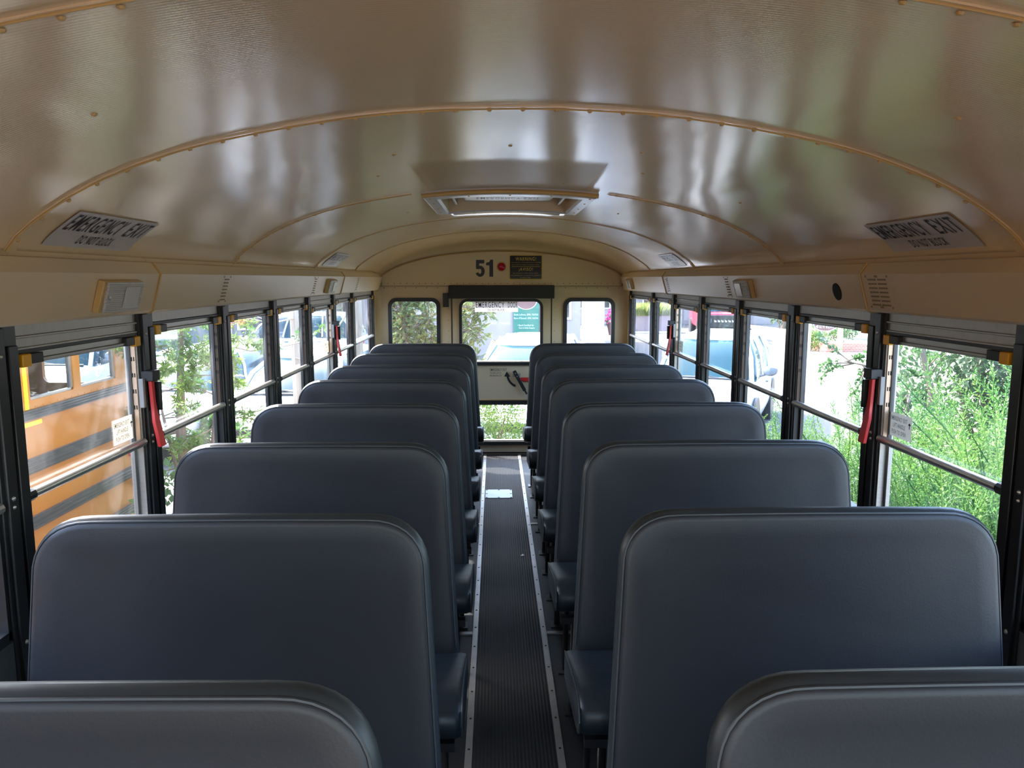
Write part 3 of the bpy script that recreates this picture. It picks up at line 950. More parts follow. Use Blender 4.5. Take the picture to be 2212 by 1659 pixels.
# EMERGENCY EXIT signs on the curve of the ceiling
def ceiling_sign(sg, y0, y1, label):
    S = ARCL[-1]
    def fn(u, v, ww):           # u along the bus in reading direction, v up the curve
        s_ = 0.022 + v * 0.125
        s_ = s_ if sg < 0 else S - s_
        x, z, _, _ = ceil_at(s_, 0.0035 + ww)
        y = y0 + u * (y1 - y0) if sg < 0 else y1 - u * (y1 - y0)
        return (x, y, z)
    c0 = fn(0.5, 0.0, 0)
    root = empty('exit_sign', c0, label=label, cat='sign', group='emergency exit signs on the ceiling curve')
    rows = [[fn(i / 6.0, j / 8.0, 0) for i in range(7)] for j in range(9)]
    MB().loft(rows, cap=False, closed=False).build('sign_face', SIGNW, parent=root)
    mb = MB()
    g = lambda u, v, ww: fn(u, v, 0.0012)
    mb.text('EMERGENCY', 0.04, 0.44, 0.64, 0.92, g)
    mb.text('EXIT', 0.72, 0.44, 0.97, 0.92, g)
    mb.text('DO NOT BLOCK', 0.30, 0.10, 0.70, 0.34, g)
    mb.build('lettering', INK, parent=root, smooth=0)
ceiling_sign(-1, 1.82, 2.24, 'white EMERGENCY EXIT sign on the ceiling curve nearest on the left')
ceiling_sign(1, 1.84, 2.26, 'white EMERGENCY EXIT sign on the ceiling curve nearest on the right')
ceiling_sign(-1, 4.72, 5.14, 'distant EMERGENCY EXIT sign on the left ceiling curve before the back wall')
ceiling_sign(1, 4.72, 5.14, 'distant EMERGENCY EXIT sign on the right ceiling curve before the back wall')

# dome lights on the light panels
def dome_light(sg, y, label):
    pa, n = panel_frame(sg, 0.1); pb, n = panel_frame(sg, 0.86)
    up = (pb - pa).normalized()
    c = (pa + pb) / 2; h = (pb - pa).length / 2
    root = empty('dome_light', (c.x, y, pa.z), label=label, cat='light', group='dome lights on the side panels')
    L = 0.108
    cc = Vector((c.x, y, c.z))
    MB().obox(cc + n * 0.009, (0, 1, 0), n, up, L, 0.009, h).build('housing', CREAMEDGE, parent=root, bevel=0.003)
    MB().obox(cc + n * 0.021 + Vector((0, 0.006, 0)), (0, 1, 0), n, up, L - 0.007, 0.004, h - 0.002).build('lens', LENS, parent=root, bevel=0.003)
    MB().obox(cc + n * 0.0275 + Vector((0, 0.04, 0)), (0, 1, 0), n, up, 0.040, 0.001, h - 0.014).build('bulb_window', LENSW, parent=root)
    MB().dome(cc + n * 0.027 + Vector((0, -L + 0.028, 0)), n, 0.006, 0.003, 8).build('screw', STEEL, parent=root)
    MB().dome(cc + n * 0.027 + Vector((0, L - 0.016, 0)), n, 0.004, 0.003, 8).build('screw', STEEL, parent=root)
dome_light(-1, 2.13, 'rectangular dome light on the left panel above the nearest window')
dome_light(-1, 4.86, 'small distant dome light on the left panel towards the back')
dome_light(1, 3.55, 'dome light on the right panel beyond the round black hole')
dome_light(1, 6.58, 'dome light on the right panel in the corner by the back wall')

# roof hatch
root = empty('roof_hatch', (0, (HY0 + HY1) / 2, 1.99), label='white and cream roof escape hatch in the middle of the ceiling', cat='hatch')
def hz(x, d=0.0): return zc(x) - d
def ring_loop(hx, y0, y1, d, N=10):
    pts = [(-hx + 2 * hx * i / N, y0) for i in range(N)] + [(hx, y0 + (y1 - y0) * i / 4.0) for i in range(4)]
    pts += [(hx - 2 * hx * i / N, y1) for i in range(N)] + [(-hx, y1 - (y1 - y0) * i / 4.0) for i in range(4)]
    return [(x, y, hz(x, d)) for x, y in pts]
rings = [ring_loop(HX + 0.062, HY0 - 0.075, HY1 + 0.065, 0.0), ring_loop(HX + 0.062, HY0 - 0.075, HY1 + 0.065, 0.016),
         ring_loop(HX + 0.050, HY0 - 0.062, HY1 + 0.052, 0.026), ring_loop(HX + 0.004, HY0 - 0.008, HY1 + 0.004, 0.028),
         ring_loop(HX - 0.006, HY0 + 0.006, HY1 - 0.006, 0.020)]
MB().loft(rings, cap=False).build('hatch_frame', HATCHW, parent=root, smooth=30)
MB().loft([ring_loop(HX - 0.006, HY0 + 0.006, HY1 - 0.006, 0.0205), ring_loop(HX - 0.004, HY0 + 0.006, HY1 - 0.006, -0.085)], cap=False).build('recess_wall', CREAM, parent=root, smooth=30)
mb = MB().tube([(-HX - 0.062 + 2 * (HX + 0.062) * i / 12, HY0 - 0.074, hz(-HX - 0.062 + 2 * (HX + 0.062) * i / 12, 0.014)) for i in range(13)], 0.009, 8)
mb.build('front_edge', CREAMEDGE, parent=root)
HS = [(x, y) for x in (-0.33, -0.17, 0, 0.17, 0.33) for y in (HY0 - 0.045, HY1 + 0.04)] + [(x, y) for y in (HY0 + 0.15, HY0 + 0.4, HY0 + 0.6) for x in (-0.33, 0.33)]
for x, y in HS:
    MB().dome((x, y, hz(x, 0.026)), (0, 0, -1), 0.006, 0.004).build('screw', CREAMEDGE, parent=root)
MB().box(-HX, HY0, 2.085, HX, HY1, 2.10).build('recess_lid', HATCHW, parent=root)
# inner tray hanging in the recess
loops = [[(sx * hx, yy, z) for sx, yy in ((-1, HY0 + 0.10), (1, HY0 + 0.10), (1, HY1 - 0.05), (-1, HY1 - 0.05))] for hx, z in ((0.235, 2.084), (0.215, 2.030))]
MB().loft(loops).build('lid_tray', HATCHW, parent=root, bevel=0.01)
mb = MB().text('EMERGENCY EXIT', -0.15, 3.68, 0.15, 3.76, lambda u, v, ww: (u, v, 2.0285))
mb.build('lettering', INK, parent=root, smooth=0)
for x in (-0.255, 0.255):
    MB().box(x - 0.006, HY0 + 0.09, 2.015, x + 0.006, HY1 - 0.06, 2.084).build('hinge_rail', ALU, parent=root, bevel=0.002)

# inspection plate in the aisle
root = empty('floor_plate', (-0.04, 5.71, 0.006), label='rectangular grey metal plate screwed to the ribbed aisle floor', cat='plate')
MB().box(-0.142, 5.60, 0.006, 0.064, 5.83, 0.010).build('plate', PLATE, parent=root, bevel=0.001)
for x in (-0.132, -0.039, 0.054):
    for y in (5.612, 5.715, 5.818):
        if (x, y) != (-0.039, 5.715): MB().disc((x, y, 0.0098), (0, 0, 1), 0.007, 0.002, 8).build('screw', BLACK, parent=root)
# scrap of paper on the mat
mb = MB().add([(0.083, 4.385, 0.008), (0.095, 4.37, 0.012), (0.108, 4.392, 0.008), (0.098, 4.405, 0.013)], [(0, 1, 2), (0, 2, 3)])
o = mb.build('paper_scrap', SIGNW); tag(o, 'tiny crumpled white scrap lying on the ribbed aisle floor', 'litter')

# ------------------------------------------------------------------ seats
def seat_outline(n=9):
    """(x, z, nx, nz) of the seat back, from lower left over the top to lower right"""
    L = []
    for i in range(6):
        f = i / 6.0
        z = 0.40 + f * 0.61
        x = -0.462 + 0.034 * f
        L.append((x, z))
    cx, cz, rx, rz = -0.428 + 0.135, 1.01, 0.135, 0.13
    for i in range(n + 1):
        a = PI - (PI / 2) * i / n
        c, s_ = math.cos(a), math.sin(a)
        e = 0.86
        L.append((cx + rx * math.copysign(abs(c) ** e, c), cz + rz * abs(s_) ** e))
    for i in range(1, 4):
        L.append((cx + (-2 * cx) * 0.5 * i / 4.0, 1.14 + 0.002 * math.sin(PI * i / 8)))
    Rr = [(-x, z) for x, z in L[::-1]]
    P = L + [(0.0, 1.142)] + Rr
    out_ = []
    for i, p in enumerate(P):
        a = P[max(0, i - 1)]; b = P[min(len(P) - 1, i + 1)]
        tx, tz = b[0] - a[0], b[1] - a[1]; l = math.hypot(tx, tz) or 1
        out_.append((p[0], p[1], -tz / l, tx / l))
    return out_
OUT = seat_outline()
LEAN = 0.11
def seat_ring(inset, y):
    return [(x - nx * inset, y + (z - 1.14) * LEAN, z - nz * inset) for x, z, nx, nz in OUT]
def make_seat():
    root = empty('passenger_bench', (0, 0, 0))
    # front panel
    inner = [(x * 0.75, -0.0066 + (z - 1.14) * LEAN, 0.44 + (z - 0.44) * 0.85) for x, z, nx, nz in OUT]
    rings = [inner, seat_ring(0.06, -0.0065), seat_ring(0.022, -0.0060), seat_ring(0.013, -0.004), seat_ring(0.009, 0.000), seat_ring(0.008, 0.006)]
    mb = MB().loft(rings, cap=False)
    mb.add(inner, [tuple(range(len(inner)))])
    brest = mb.build('backrest', VINYL, parent=root, world=False, smooth=50)
    # rounded edge band and rear panel
    rings = [seat_ring(0.008, 0.002), seat_ring(0.002, 0.008), seat_ring(-0.001, 0.022), seat_ring(0.004, 0.038), seat_ring(0.018, 0.050), seat_ring(0.06, 0.054)]
    mb = MB().loft(rings, cap=False)
    k = seat_ring(0.06, 0.054)
    mb.add(k, [tuple(range(len(k)))])
    mb.build('backrest_edge', VINYLE, parent=root, world=False, smooth=50)
    MB().tube(seat_ring(0.008, 0.0005)[1:-1], 0.0028, 6).build('piping', PIPE, parent=brest, world=False)
    # cushion: tilted pad, rounded front
    prof = [(-0.01, 0.485), (-0.10, 0.505), (-0.22, 0.530), (-0.32, 0.548), (-0.385, 0.552), (-0.425, 0.535), (-0.44, 0.500), (-0.425, 0.458), (-0.38, 0.436), (-0.28, 0.425), (-0.15, 0.41), (-0.01, 0.39)]
    rings = []
    cy_ = -0.2; cz_ = 0.475
    for x, s_ in ((-0.487, 0.80), (-0.483, 0.92), (-0.465, 0.99), (-0.40, 1.0), (0.0, 1.01), (0.40, 1.0), (0.465, 0.99), (0.483, 0.92), (0.487, 0.80)):
        rings.append([(x, cy_ + (y - cy_) * (0.5 + 0.5 * s_) - 0.06, cz_ + (z - cz_) * s_) for y, z in prof])
    cush = MB().loft(rings).build('cushion', CUSH, parent=root, world=False, smooth=60)
    for x in (-0.478, 0.478):
        MB().tube([(x * 1.012, -0.06 + y * 0.97 - 0.006, cz_ + (z - cz_) * 0.90) for y, z in prof[:9]], 0.003, 5).build('cushion_seam', PIPE, parent=cush, world=False)
    # under-frame and legs
    mb = MB()
    for y in (-0.40, -0.12): mb.box(-0.46, y - 0.015, 0.375, 0.46, y + 0.015, 0.40)
    mb.build('seat_frame', LEGM, parent=root, world=False)
    for sx in (-1, 1):
        for y, yt in ((-0.37, -0.40), (-0.06, -0.12)):
            MB().tube([(sx * 0.41, y, 0.003), (sx * 0.41, y, 0.05), (sx * 0.41, yt, 0.385)], 0.0125, 10).add([(sx * 0.41 - 0.03, y - 0.035, 0.0), (sx * 0.41 + 0.03, y - 0.035, 0.0), (sx * 0.41 + 0.03, y + 0.035, 0.0), (sx * 0.41 - 0.03, y + 0.035, 0.0), (sx * 0.41 - 0.03, y - 0.035, 0.006), (sx * 0.41 + 0.03, y - 0.035, 0.006), (sx * 0.41 + 0.03, y + 0.035, 0.006), (sx * 0.41 - 0.03, y + 0.035, 0.006)], [(0, 3, 2, 1), (4, 5, 6, 7), (0, 1, 5, 4), (2, 3, 7, 6), (1, 2, 6, 5), (0, 4, 7, 3)]).build('leg', LEGM, parent=root, world=False)
    MB().tube([(-0.40, 0.045 + (0.42 - 1.14) * LEAN, 0.39), (-0.40, 0.045 + (0.30 - 1.14) * LEAN, 0.05), (-0.40, -0.03, 0.01)], 0.011, 8)
    return root
seat = make_seat()
ROWY = {-1: [0.895, 1.603, 2.338, 3.095, 3.845, 4.505, 5.225, 6.025], 1: [0.905, 1.624, 2.348, 3.105, 3.845, 4.505, 5.225, 6.025]}
ORD = ['first', 'second', 'third', 'fourth', 'fifth', 'sixth', 'seventh', 'last']
first = True
for sg in (-1, 1):
    nm = 'left' if sg < 0 else 'right'
    for k, y in enumerate(ROWY[sg]):
        o = seat if first else copy_tree(seat)
        first = False
        o.location = (sg * 0.638, y, 0)
        sd = 'yellow-bus' if sg < 0 else 'green-shrub'
        if k == 0: lab = 'blue-grey bench with only its backrest top showing, on the %s side of the aisle' % sd
        elif k == 7: lab = 'blue-grey bench next to the back wall, on the %s side of the aisle' % sd
        else: lab = '%s blue-grey bench from the front, on the %s side of the aisle' % (ORD[k], sd)
        tag(o, lab, 'seat', 'bench seats on the %s side of the aisle' % sd)
# ------------------------------------------------------------------ outside: ground
G = -0.95
def flat(name, pts, z, m, **k):
    o = MB().plate(pts, [], lambda u, v, ww: (u, v, z)).build(name, m, **k)
    return o
tag(flat('ground', [(-70, -30), (70, -30), (70, 110), (-70, 110)], G, ASPH), kind='structure')
o = flat('pavement', [(10.6, 26.2), (8.6, 20.6), (7.7, 16.5), (7.2, 13.2), (30, 13.2), (40, 40), (22, 48), (13.0, 33.0), (11.6, 27.6)], G + 0.012, CONC); tag(o, kind='structure')
o = flat('terrain', [(1.45, 0.0), (4.2, 0.0), (4.6, 5.6), (3.6, 8.2), (3.2, 9.6), (1.8, 9.6), (1.45, 8.0)], G + 0.02, SOIL); tag(o, kind='structure')
o = flat('terrain', [(6.4, 0.0), (30, 0.0), (30, 13.0), (7.0, 13.0), (6.2, 8.0)], G + 0.02, SOIL); tag(o, kind='structure')
o = flat('terrain', [(-3.05, 5.5), (-1.5, 5.5), (-1.2, 7.4), (0.6, 7.6), (0.5, 9.2), (-2.4, 9.2), (-4.6, 8.4), (-4.6, 6.6), (-3.05, 6.4)], G + 0.02, SOIL); tag(o, kind='structure')

# ------------------------------------------------------------------ foliage
rnd = random.Random(11)
def leaf(mb, p, d, ln, wd, fold=0.15):
    """one folded leaf blade starting at p, pointing along d"""
    d = d.normalized()
    u = d.cross(Vector((rnd.uniform(-1, 1), rnd.uniform(-1, 1), rnd.uniform(-0.2, 1)))).normalized()
    n = u.cross(d)
    a = p; b = p + d * ln
    m_ = p + d * ln * 0.45
    mb.add([a, m_ + u * wd * 0.5 + n * fold * wd, b, m_ - u * wd * 0.5 + n * fold * wd], [(0, 1, 2), (0, 2, 3)])
def rdir(up=0.0):
    while True:
        v = Vector((rnd.uniform(-1, 1), rnd.uniform(-1, 1), rnd.uniform(-1, 1)))
        if 0.1 < v.length < 1:
            v = v.normalized(); v.z += up
            return v.normalized()
def plume(mb, stem, base, d, ln, leaves=44, lw=0.0062, ll=0.046):
    """feathery shoot: a stem with many fine leaflets standing off it"""
    d = d.normalized()
    pts = []
    p = Vector(base)
    for i in range(6):
        pts.append(p.copy())
        d = (d + Vector((rnd.uniform(-.08, .08), rnd.uniform(-.08, .08), 0.03))).normalized()
        p = p + d * ln / 5
    stem.tube(pts, [0.004, 0.0035, 0.003, 0.0025, 0.002, 0.001], 4, cap=False)
    for i in range(leaves):
        f = (i + 1) / leaves
        q = f * 4.999; k = int(q)
        c = pts[k].lerp(pts[k + 1], q - k)
        ax = (pts[k + 1] - pts[k]).normalized()
        u = ax.orthogonal().normalized(); v = ax.cross(u)
        a = i * 2.4
        dd = (u * math.cos(a) + v * math.sin(a)) + ax * (0.6 + 0.7 * f)
        s_ = (1.0 - 0.55 * f)
        L = ll * s_ * rnd.uniform(0.7, 1.25)
        for j in range(3):
            leaf(mb, c + dd.normalized() * L * j * 0.42, dd + rdir() * 0.55, L * 0.62, lw * 1.4)
def feather_shrub(h, w_, n):
    """one prototype shrub standing at the origin"""
    root = empty('feathery_shrub', (0, 0, 0))
    mb = MB(); st = MB()
    for i in range(n):
        a = rnd.uniform(0, 2 * PI); rr = w_ * math.sqrt(rnd.random())
        hh = h * rnd.uniform(0.12, 0.92) * (1 - 0.30 * (rr / w_) ** 2)
        b = Vector((rr * math.cos(a), rr * math.sin(a), hh))
        d = Vector((math.cos(a) * 0.8 * rr / w_, math.sin(a) * 0.8 * rr / w_, 1.0)) + rdir() * 0.5
        plume(mb, st, b, d, h * rnd.uniform(0.13, 0.26))
    for i in range(9):
        a = rnd.uniform(0, 2 * PI); rr = w_ * rnd.uniform(0.2, 0.8)
        st.tube([(0.05 * math.cos(a), 0.05 * math.sin(a), 0), (rr * 0.5 * math.cos(a), rr * 0.5 * math.sin(a), h * 0.3), (rr * math.cos(a), rr * math.sin(a), h * 0.75)], [0.012, 0.009, 0.004], 5)
    mb.build('foliage', LEAF_F, parent=root, world=False, merge=False, smooth=0)
    st.build('stems', LEAF_F, parent=root, world=False, merge=False)
    return root
protoA = feather_shrub(2.0, 0.62, 330)
SHR = [(2.35, 3.55, 1.02, 0.3, 'tall feathery green shrub closest behind the nearest right window'),
       (3.15, 4.15, 1.10, 1.9, 'feathery shrub set back in the nearest right window, tallest of them'),
       (2.30, 4.65, 0.92, 3.3, 'feathery green shrub beside the post between the two nearest right windows'),
       (3.00, 5.30, 0.86, 4.4, 'feathery shrub behind the second right window near the leafy branches'),
       (2.35, 5.75, 0.74, 5.4, 'low feathery shrub filling the lower part of the second right window'),
       (2.55, 6.85, 0.66, 0.9, 'low feathery shrub in front of the shaded asphalt on the right'),
       (2.45, 8.05, 0.60, 2.2, 'small feathery shrub before the bonnet of the silver-white car'),
       (2.05, 9.15, 0.62, 3.9, 'small feathery shrub furthest back on the right of the bus')]
for i, (x, y, s_, rz, lab) in enumerate(SHR):
    o = protoA if i == 0 else copy_tree(protoA)
    o.location = (x, y, G + 0.02); o.scale = (max(0.8, s_), max(0.8, s_), s_); o.rotation_euler = (0, 0, rz)
    tag(o, lab, 'shrub', 'feathery shrubs along the right side')

def branch_plant(name, base, stems, m_leaf, m_bark, n_leaf, ll, lw, spread=0.35, label=None, cat='tree', group=None, twigs=4, droop=0.0, accent=None):
    """stems: lists of (x, y, z, radius); leaves set along twigs near the upper parts"""
    root = empty(name, base, label=label, cat=cat, group=group)
    st = MB(); lf = MB(); ac = MB()
    anchors = []
    for s_ in stems:
        st.tube([p[:3] for p in s_], [p[3] for p in s_], 8)
        for a, b in zip(s_[max(0, len(s_) // 2 - 1):-1], s_[max(1, len(s_) // 2):]):
            for i in range(twigs):
                f = rnd.random()
                p = Vector(a[:3]).lerp(Vector(b[:3]), f)
                d = rdir(0.25 - droop)
                L = spread * rnd.uniform(0.5, 1.2)
                q = p + d * L; q2 = q + (d + rdir(-droop) * 0.6).normalized() * L * 0.6
                st.tube([p, q, q2], [0.007, 0.004, 0.002], 5, cap=False)
                anchors.append((p.lerp(q, 0.5), q)); anchors.append((q, q2))
    for i in range(n_leaf):
        a, b = rnd.choice(anchors)
        f = rnd.random()
        c = a.lerp(b, f) + rdir() * 0.02
        tgt = ac if (accent and rnd.random() < accent[1]) else lf
        leaf(tgt, c, (b - a).normalized() * 0.5 + rdir(-droop * 0.6), ll * rnd.uniform(0.6, 1.2), lw * rnd.uniform(0.8, 1.2))
    st.build('trunk', m_bark, parent=root, merge=False)
    lf.build('foliage', m_leaf, parent=root, merge=False, smooth=0)
    if accent and ac.v: ac.build('browned_foliage', accent[0], parent=root, merge=False, smooth=0)
    return root

# saplings on the left
branch_plant('sapling', (-2.62, 6.25, G), [
    [(-2.62, 6.25, G, 0.055), (-2.60, 6.22, -0.3, 0.05), (-2.64, 6.2, 0.35, 0.042), (-2.62, 6.22, 0.9, 0.03), (-2.58, 6.2, 1.5, 0.018), (-2.6, 6.2, 2.0, 0.008)],
    [(-2.55, 6.2, G, 0.035), (-2.42, 6.15, -0.2, 0.03), (-2.32, 6.1, 0.5, 0.022), (-2.27, 6.1, 1.0, 0.014), (-2.3, 6.1, 1.5, 0.006)],
    [(-2.66, 6.3, G, 0.03), (-2.72, 6.35, -0.1, 0.018), (-2.86, 6.4, 0.5, 0.012), (-2.92, 6.4, 0.95, 0.008), (-2.9, 6.4, 1.4, 0.005)]],
    LEAF_S, BARKD, 8000, 0.072, 0.014, 0.24, 'slender multi-stemmed sapling with long narrow leaves beside the yellow bus', 'tree', twigs=11, droop=0.35)
branch_plant('young_tree', (-2.72, 7.6, G), [
    [(-2.72, 7.6, G, 0.062), (-2.73, 7.6, 0.0, 0.055), (-2.70, 7.6, 0.8, 0.052), (-2.72, 7.6, 1.5, 0.05), (-2.7, 7.6, 2.4, 0.04), (-2.7, 7.6, 3.4, 0.02)],
    [(-2.7, 7.55, 1.0, 0.012), (-2.45, 7.5, 0.95, 0.008), (-2.1, 7.5, 1.0, 0.005), (-1.9, 7.45, 1.05, 0.003)],
    [(-2.7, 7.55, 0.3, 0.012), (-2.6, 7.3, 0.2, 0.008), (-2.5, 7.1, 0.1, 0.005), (-2.4, 7.0, 0.2, 0.003)]],
    LEAF_B, BARK, 420, 0.08, 0.035, 0.24, 'pale mottled young trunk standing in front of the large wheel', 'tree', twigs=3)
branch_plant('bare_tree', (-2.36, 8.85, G), [
    [(-2.36, 8.85, G, 0.06), (-2.36, 8.85, 0.3, 0.055), (-2.37, 8.85, 1.2, 0.05), (-2.36, 8.85, 2.2, 0.05), (-2.36, 8.85, 3.6, 0.03)],
    [(-2.36, 8.8, 1.2, 0.010), (-2.6, 8.7, 1.15, 0.006), (-2.95, 8.6, 1.25, 0.003)],
    [(-2.36, 8.8, 0.75, 0.008), (-2.1, 8.7, 0.7, 0.005), (-1.7, 8.6, 0.72, 0.003)]],
    LEAF_B, BARK, 10, 0.05, 0.02, 0.3, 'smooth grey tree trunk with thin bare twigs between the white cars', 'tree', twigs=2)
branch_plant('old_tree', (-1.78, 9.35, G), [
    [(-1.78, 9.35, G, 0.12), (-1.78, 9.35, 0.0, 0.10), (-1.77, 9.35, 1.0, 0.095), (-1.78, 9.35, 2.0, 0.09), (-1.78, 9.35, 4.2, 0.06)],
    [(-1.8, 9.3, 1.3, 0.012), (-2.0, 9.2, 1.0, 0.008), (-2.25, 9.1, 0.7, 0.004)]],
    LEAF_B, BARK, 10, 0.05, 0.02, 0.25, 'thick rough grey trunk filling the last window on the left', 'tree', twigs=1)
# low ivy and bushes at the foot of the saplings
def bush(name, c, rx, ry, rz, n, ll, lw, m, label, cat='shrub', group=None, seed=0, stems=True, shell=0.35):
    root = empty(name, (c[0], c[1], c[2]), label=label, cat=cat, group=group)
    mb = MB()
    lumps = [(Vector((rnd.uniform(-.6, .6) * rx, rnd.uniform(-.6, .6) * ry, (0.35 + rnd.uniform(0, .55)) * rz)), rnd.uniform(0.35, 0.6)) for _ in range(9)]
    C = Vector(c)
    for i in range(n):
        l, s_ = rnd.choice(lumps)
        d = rdir(0.15)
        k = s_ * (shell + (1 - shell) * rnd.random() ** 0.5)
        p = C + l + Vector((d.x * rx * k, d.y * ry * k, d.z * rz * 0.7 * k))
        if p.z < c[2] + 0.02: p.z = c[2] + rnd.uniform(0.02, 0.2)
        leaf(mb, p, d + rdir() * 0.8, ll * rnd.uniform(0.6, 1.3), lw)
    mb.build('foliage', m, parent=root, merge=False, smooth=0)
    st = MB()
    for l, s_ in lumps:
        st.tube([C + Vector((l.x * 0.2, l.y * 0.2, 0)), C + l * 0.6 + Vector((0, 0, 0.05)), C + l], [0.02 * rz, 0.012 * rz, 0.006 * rz], 5)
    st.build('stems', BARKD, parent=root, merge=False)
    return root
bush('low_bush', (-2.45, 5.75, G), 0.45, 0.45, 1.0, 1100, 0.07, 0.05, LEAF_B, 'leafy low bush at the foot of the narrow-leaved sapling', seed=1)
bush('low_bush', (-2.3, 7.15, G), 0.5, 0.4, 0.95, 700, 0.08, 0.045, LEAF_B, 'dark leafy bush at the foot of the pale mottled trunk', seed=2)
# branches with broad leaves, upper right
branch_plant('leafy_tree', (3.6, 5.9, G), [
    [(3.6, 5.9, G, 0.06), (3.5, 5.9, 0.0, 0.045), (3.35, 5.8, 0.7, 0.03), (3.2, 5.8, 1.2, 0.018), (3.05, 5.8, 1.35, 0.008)],
    [(3.45, 5.9, 0.3, 0.02), (3.15, 6.0, 0.75, 0.012), (2.95, 6.0, 0.95, 0.007), (2.72, 6.0, 1.0, 0.004)],
    [(3.4, 5.85, 0.6, 0.02), (3.1, 5.7, 0.8, 0.012), (3.0, 5.6, 0.55, 0.006), (2.9, 5.6, 0.35, 0.003)]],
    LEAF_B, BARKD, 2600, 0.044, 0.022, 0.2, 'small broad-leaved tree reaching into the second right window', 'tree', twigs=8, droop=0.15)
bush('dark_bush', (4.6, 6.7, G), 1.2, 0.95, 2.9, 12000, 0.07, 0.035, LEAF_D, 'dark dense bush behind the feathery shrubs in the nearest right window', seed=3)
bush('dark_bush', (4.9, 4.3, G), 1.1, 1.1, 2.7, 7000, 0.08, 0.04, LEAF_B, 'tall leafy bush furthest behind the nearest right window', seed=4)
bush('hedge_bush', (7.6, 8.2, G), 1.5, 1.3, 2.6, 3500, 0.11, 0.06, LEAF_D, 'dark hedge bush standing before the concrete apron, nearest the second right window')
bush('hedge_bush', (8.4, 5.0, G), 1.5, 1.3, 3.0, 3500, 0.11, 0.06, LEAF_B, 'green hedge bush behind the tall leafy bush')
bush('dark_bush', (5.3, 2.0, G), 1.1, 1.0, 2.8, 2200, 0.10, 0.05, LEAF_D, 'dark bush nearest the front of the bus on the shrub side', seed=5)

# arborvitae behind the bus
def spray(mb, ac, base, d, L, flat_n):
    """flat fan of scale leaves"""
    d = d.normalized(); u = d.cross(flat_n).normalized()
    for i in range(9):
        f = (i + 1) / 9.0
        c = base + d * L * f
        for sd in (-1, 1):
            dd = d * 0.9 + u * sd * (1.1 - 0.5 * f)
            tgt = ac if rnd.random() < 0.16 else mb
            leaf(tgt, c, dd + rdir() * 0.2, L * 0.36 * (1.15 - 0.6 * f), 0.013, 0.05)
            leaf(tgt, c + dd.normalized() * L * 0.15, dd * 0.7 + d * 0.6, L * 0.26 * (1.15 - 0.6 * f), 0.011, 0.05)
def arborvitae(base, branches, n, label):
    root = empty('arborvitae', base, label=label, cat='tree')
    st = MB(); mb = MB(); ac = MB()
    st.tube([(base[0], base[1], base[2]), (base[0], base[1] + 0.02, 0.8), (base[0] + 0.03, base[1], 2.2)], [0.05, 0.04, 0.015], 8)
    for br in branches:
        st.tube([p for p in br], [0.012, 0.009, 0.005, 0.003][:len(br)], 6)
        for i in range(n):
            k = rnd.randrange(len(br) - 1); f = rnd.random()
            p = Vector(br[k]).lerp(Vector(br[k + 1]), f)
            d = rdir(0.1); q = p + d * rnd.uniform(0.03, 0.16)
            st.tube([p, q], [0.003, 0.002], 4, cap=False)
            spray(mb, ac, q, d + Vector((0, 0, -0.15)), rnd.uniform(0.05, 0.10), rdir())
    st.build('trunk', BARKD, parent=root, merge=False)
    mb.build('foliage', LEAF_A, parent=root, merge=False, smooth=0)
    ac.build('browned_foliage', LEAF_O, parent=root, merge=False, smooth=0)
arborvitae((-1.28, 8.75, G), [
    [(-1.28, 8.75, 1.2), (-1.1, 8.7, 1.35), (-0.92, 8.65, 1.42), (-0.8, 8.6, 1.45)],
    [(-1.28, 8.75, 0.9), (-1.12, 8.7, 1.1), (-0.95, 8.6, 1.12), (-0.75, 8.55, 1.2)],
    [(-1.28, 8.75, 0.7), (-1.1, 8.65, 0.85), (-0.9, 8.6, 0.9), (-0.7, 8.55, 1.05)],
    [(-1.28, 8.75, 1.6), (-1.15, 8.7, 1.4), (-1.1, 8.6, 1.15), (-1.05, 8.5, 0.95)],
    [(-1.28, 8.75, 0.4), (-1.1, 8.7, 0.6), (-0.85, 8.7, 0.75), (-0.66, 8.65, 0.85)]], 260,
    'green arborvitae with browned tips filling the small left rear window')
arborvitae((-0.52, 8.9, G), [
    [(-0.52, 8.9, 1.0), (-0.42, 8.8, 1.3), (-0.3, 8.75, 1.35), (-0.16, 8.7, 1.28)],
    [(-0.52, 8.9, 0.8), (-0.42, 8.8, 1.05), (-0.34, 8.75, 1.1), (-0.2, 8.7, 0.98)],
    [(-0.52, 8.9, 0.3), (-0.44, 8.8, 0.55), (-0.34, 8.75, 0.72), (-0.3, 8.7, 0.62)]], 170,
    'green arborvitae branch hanging behind the left part of the emergency door glass')
bush('yellow_green_shrub', (-0.15, 8.2, G), 0.55, 0.4, 1.30, 5500, 0.042, 0.016, LEAF_S, 'yellow-green shrub seen through the lower glass of the rear door', seed=6)

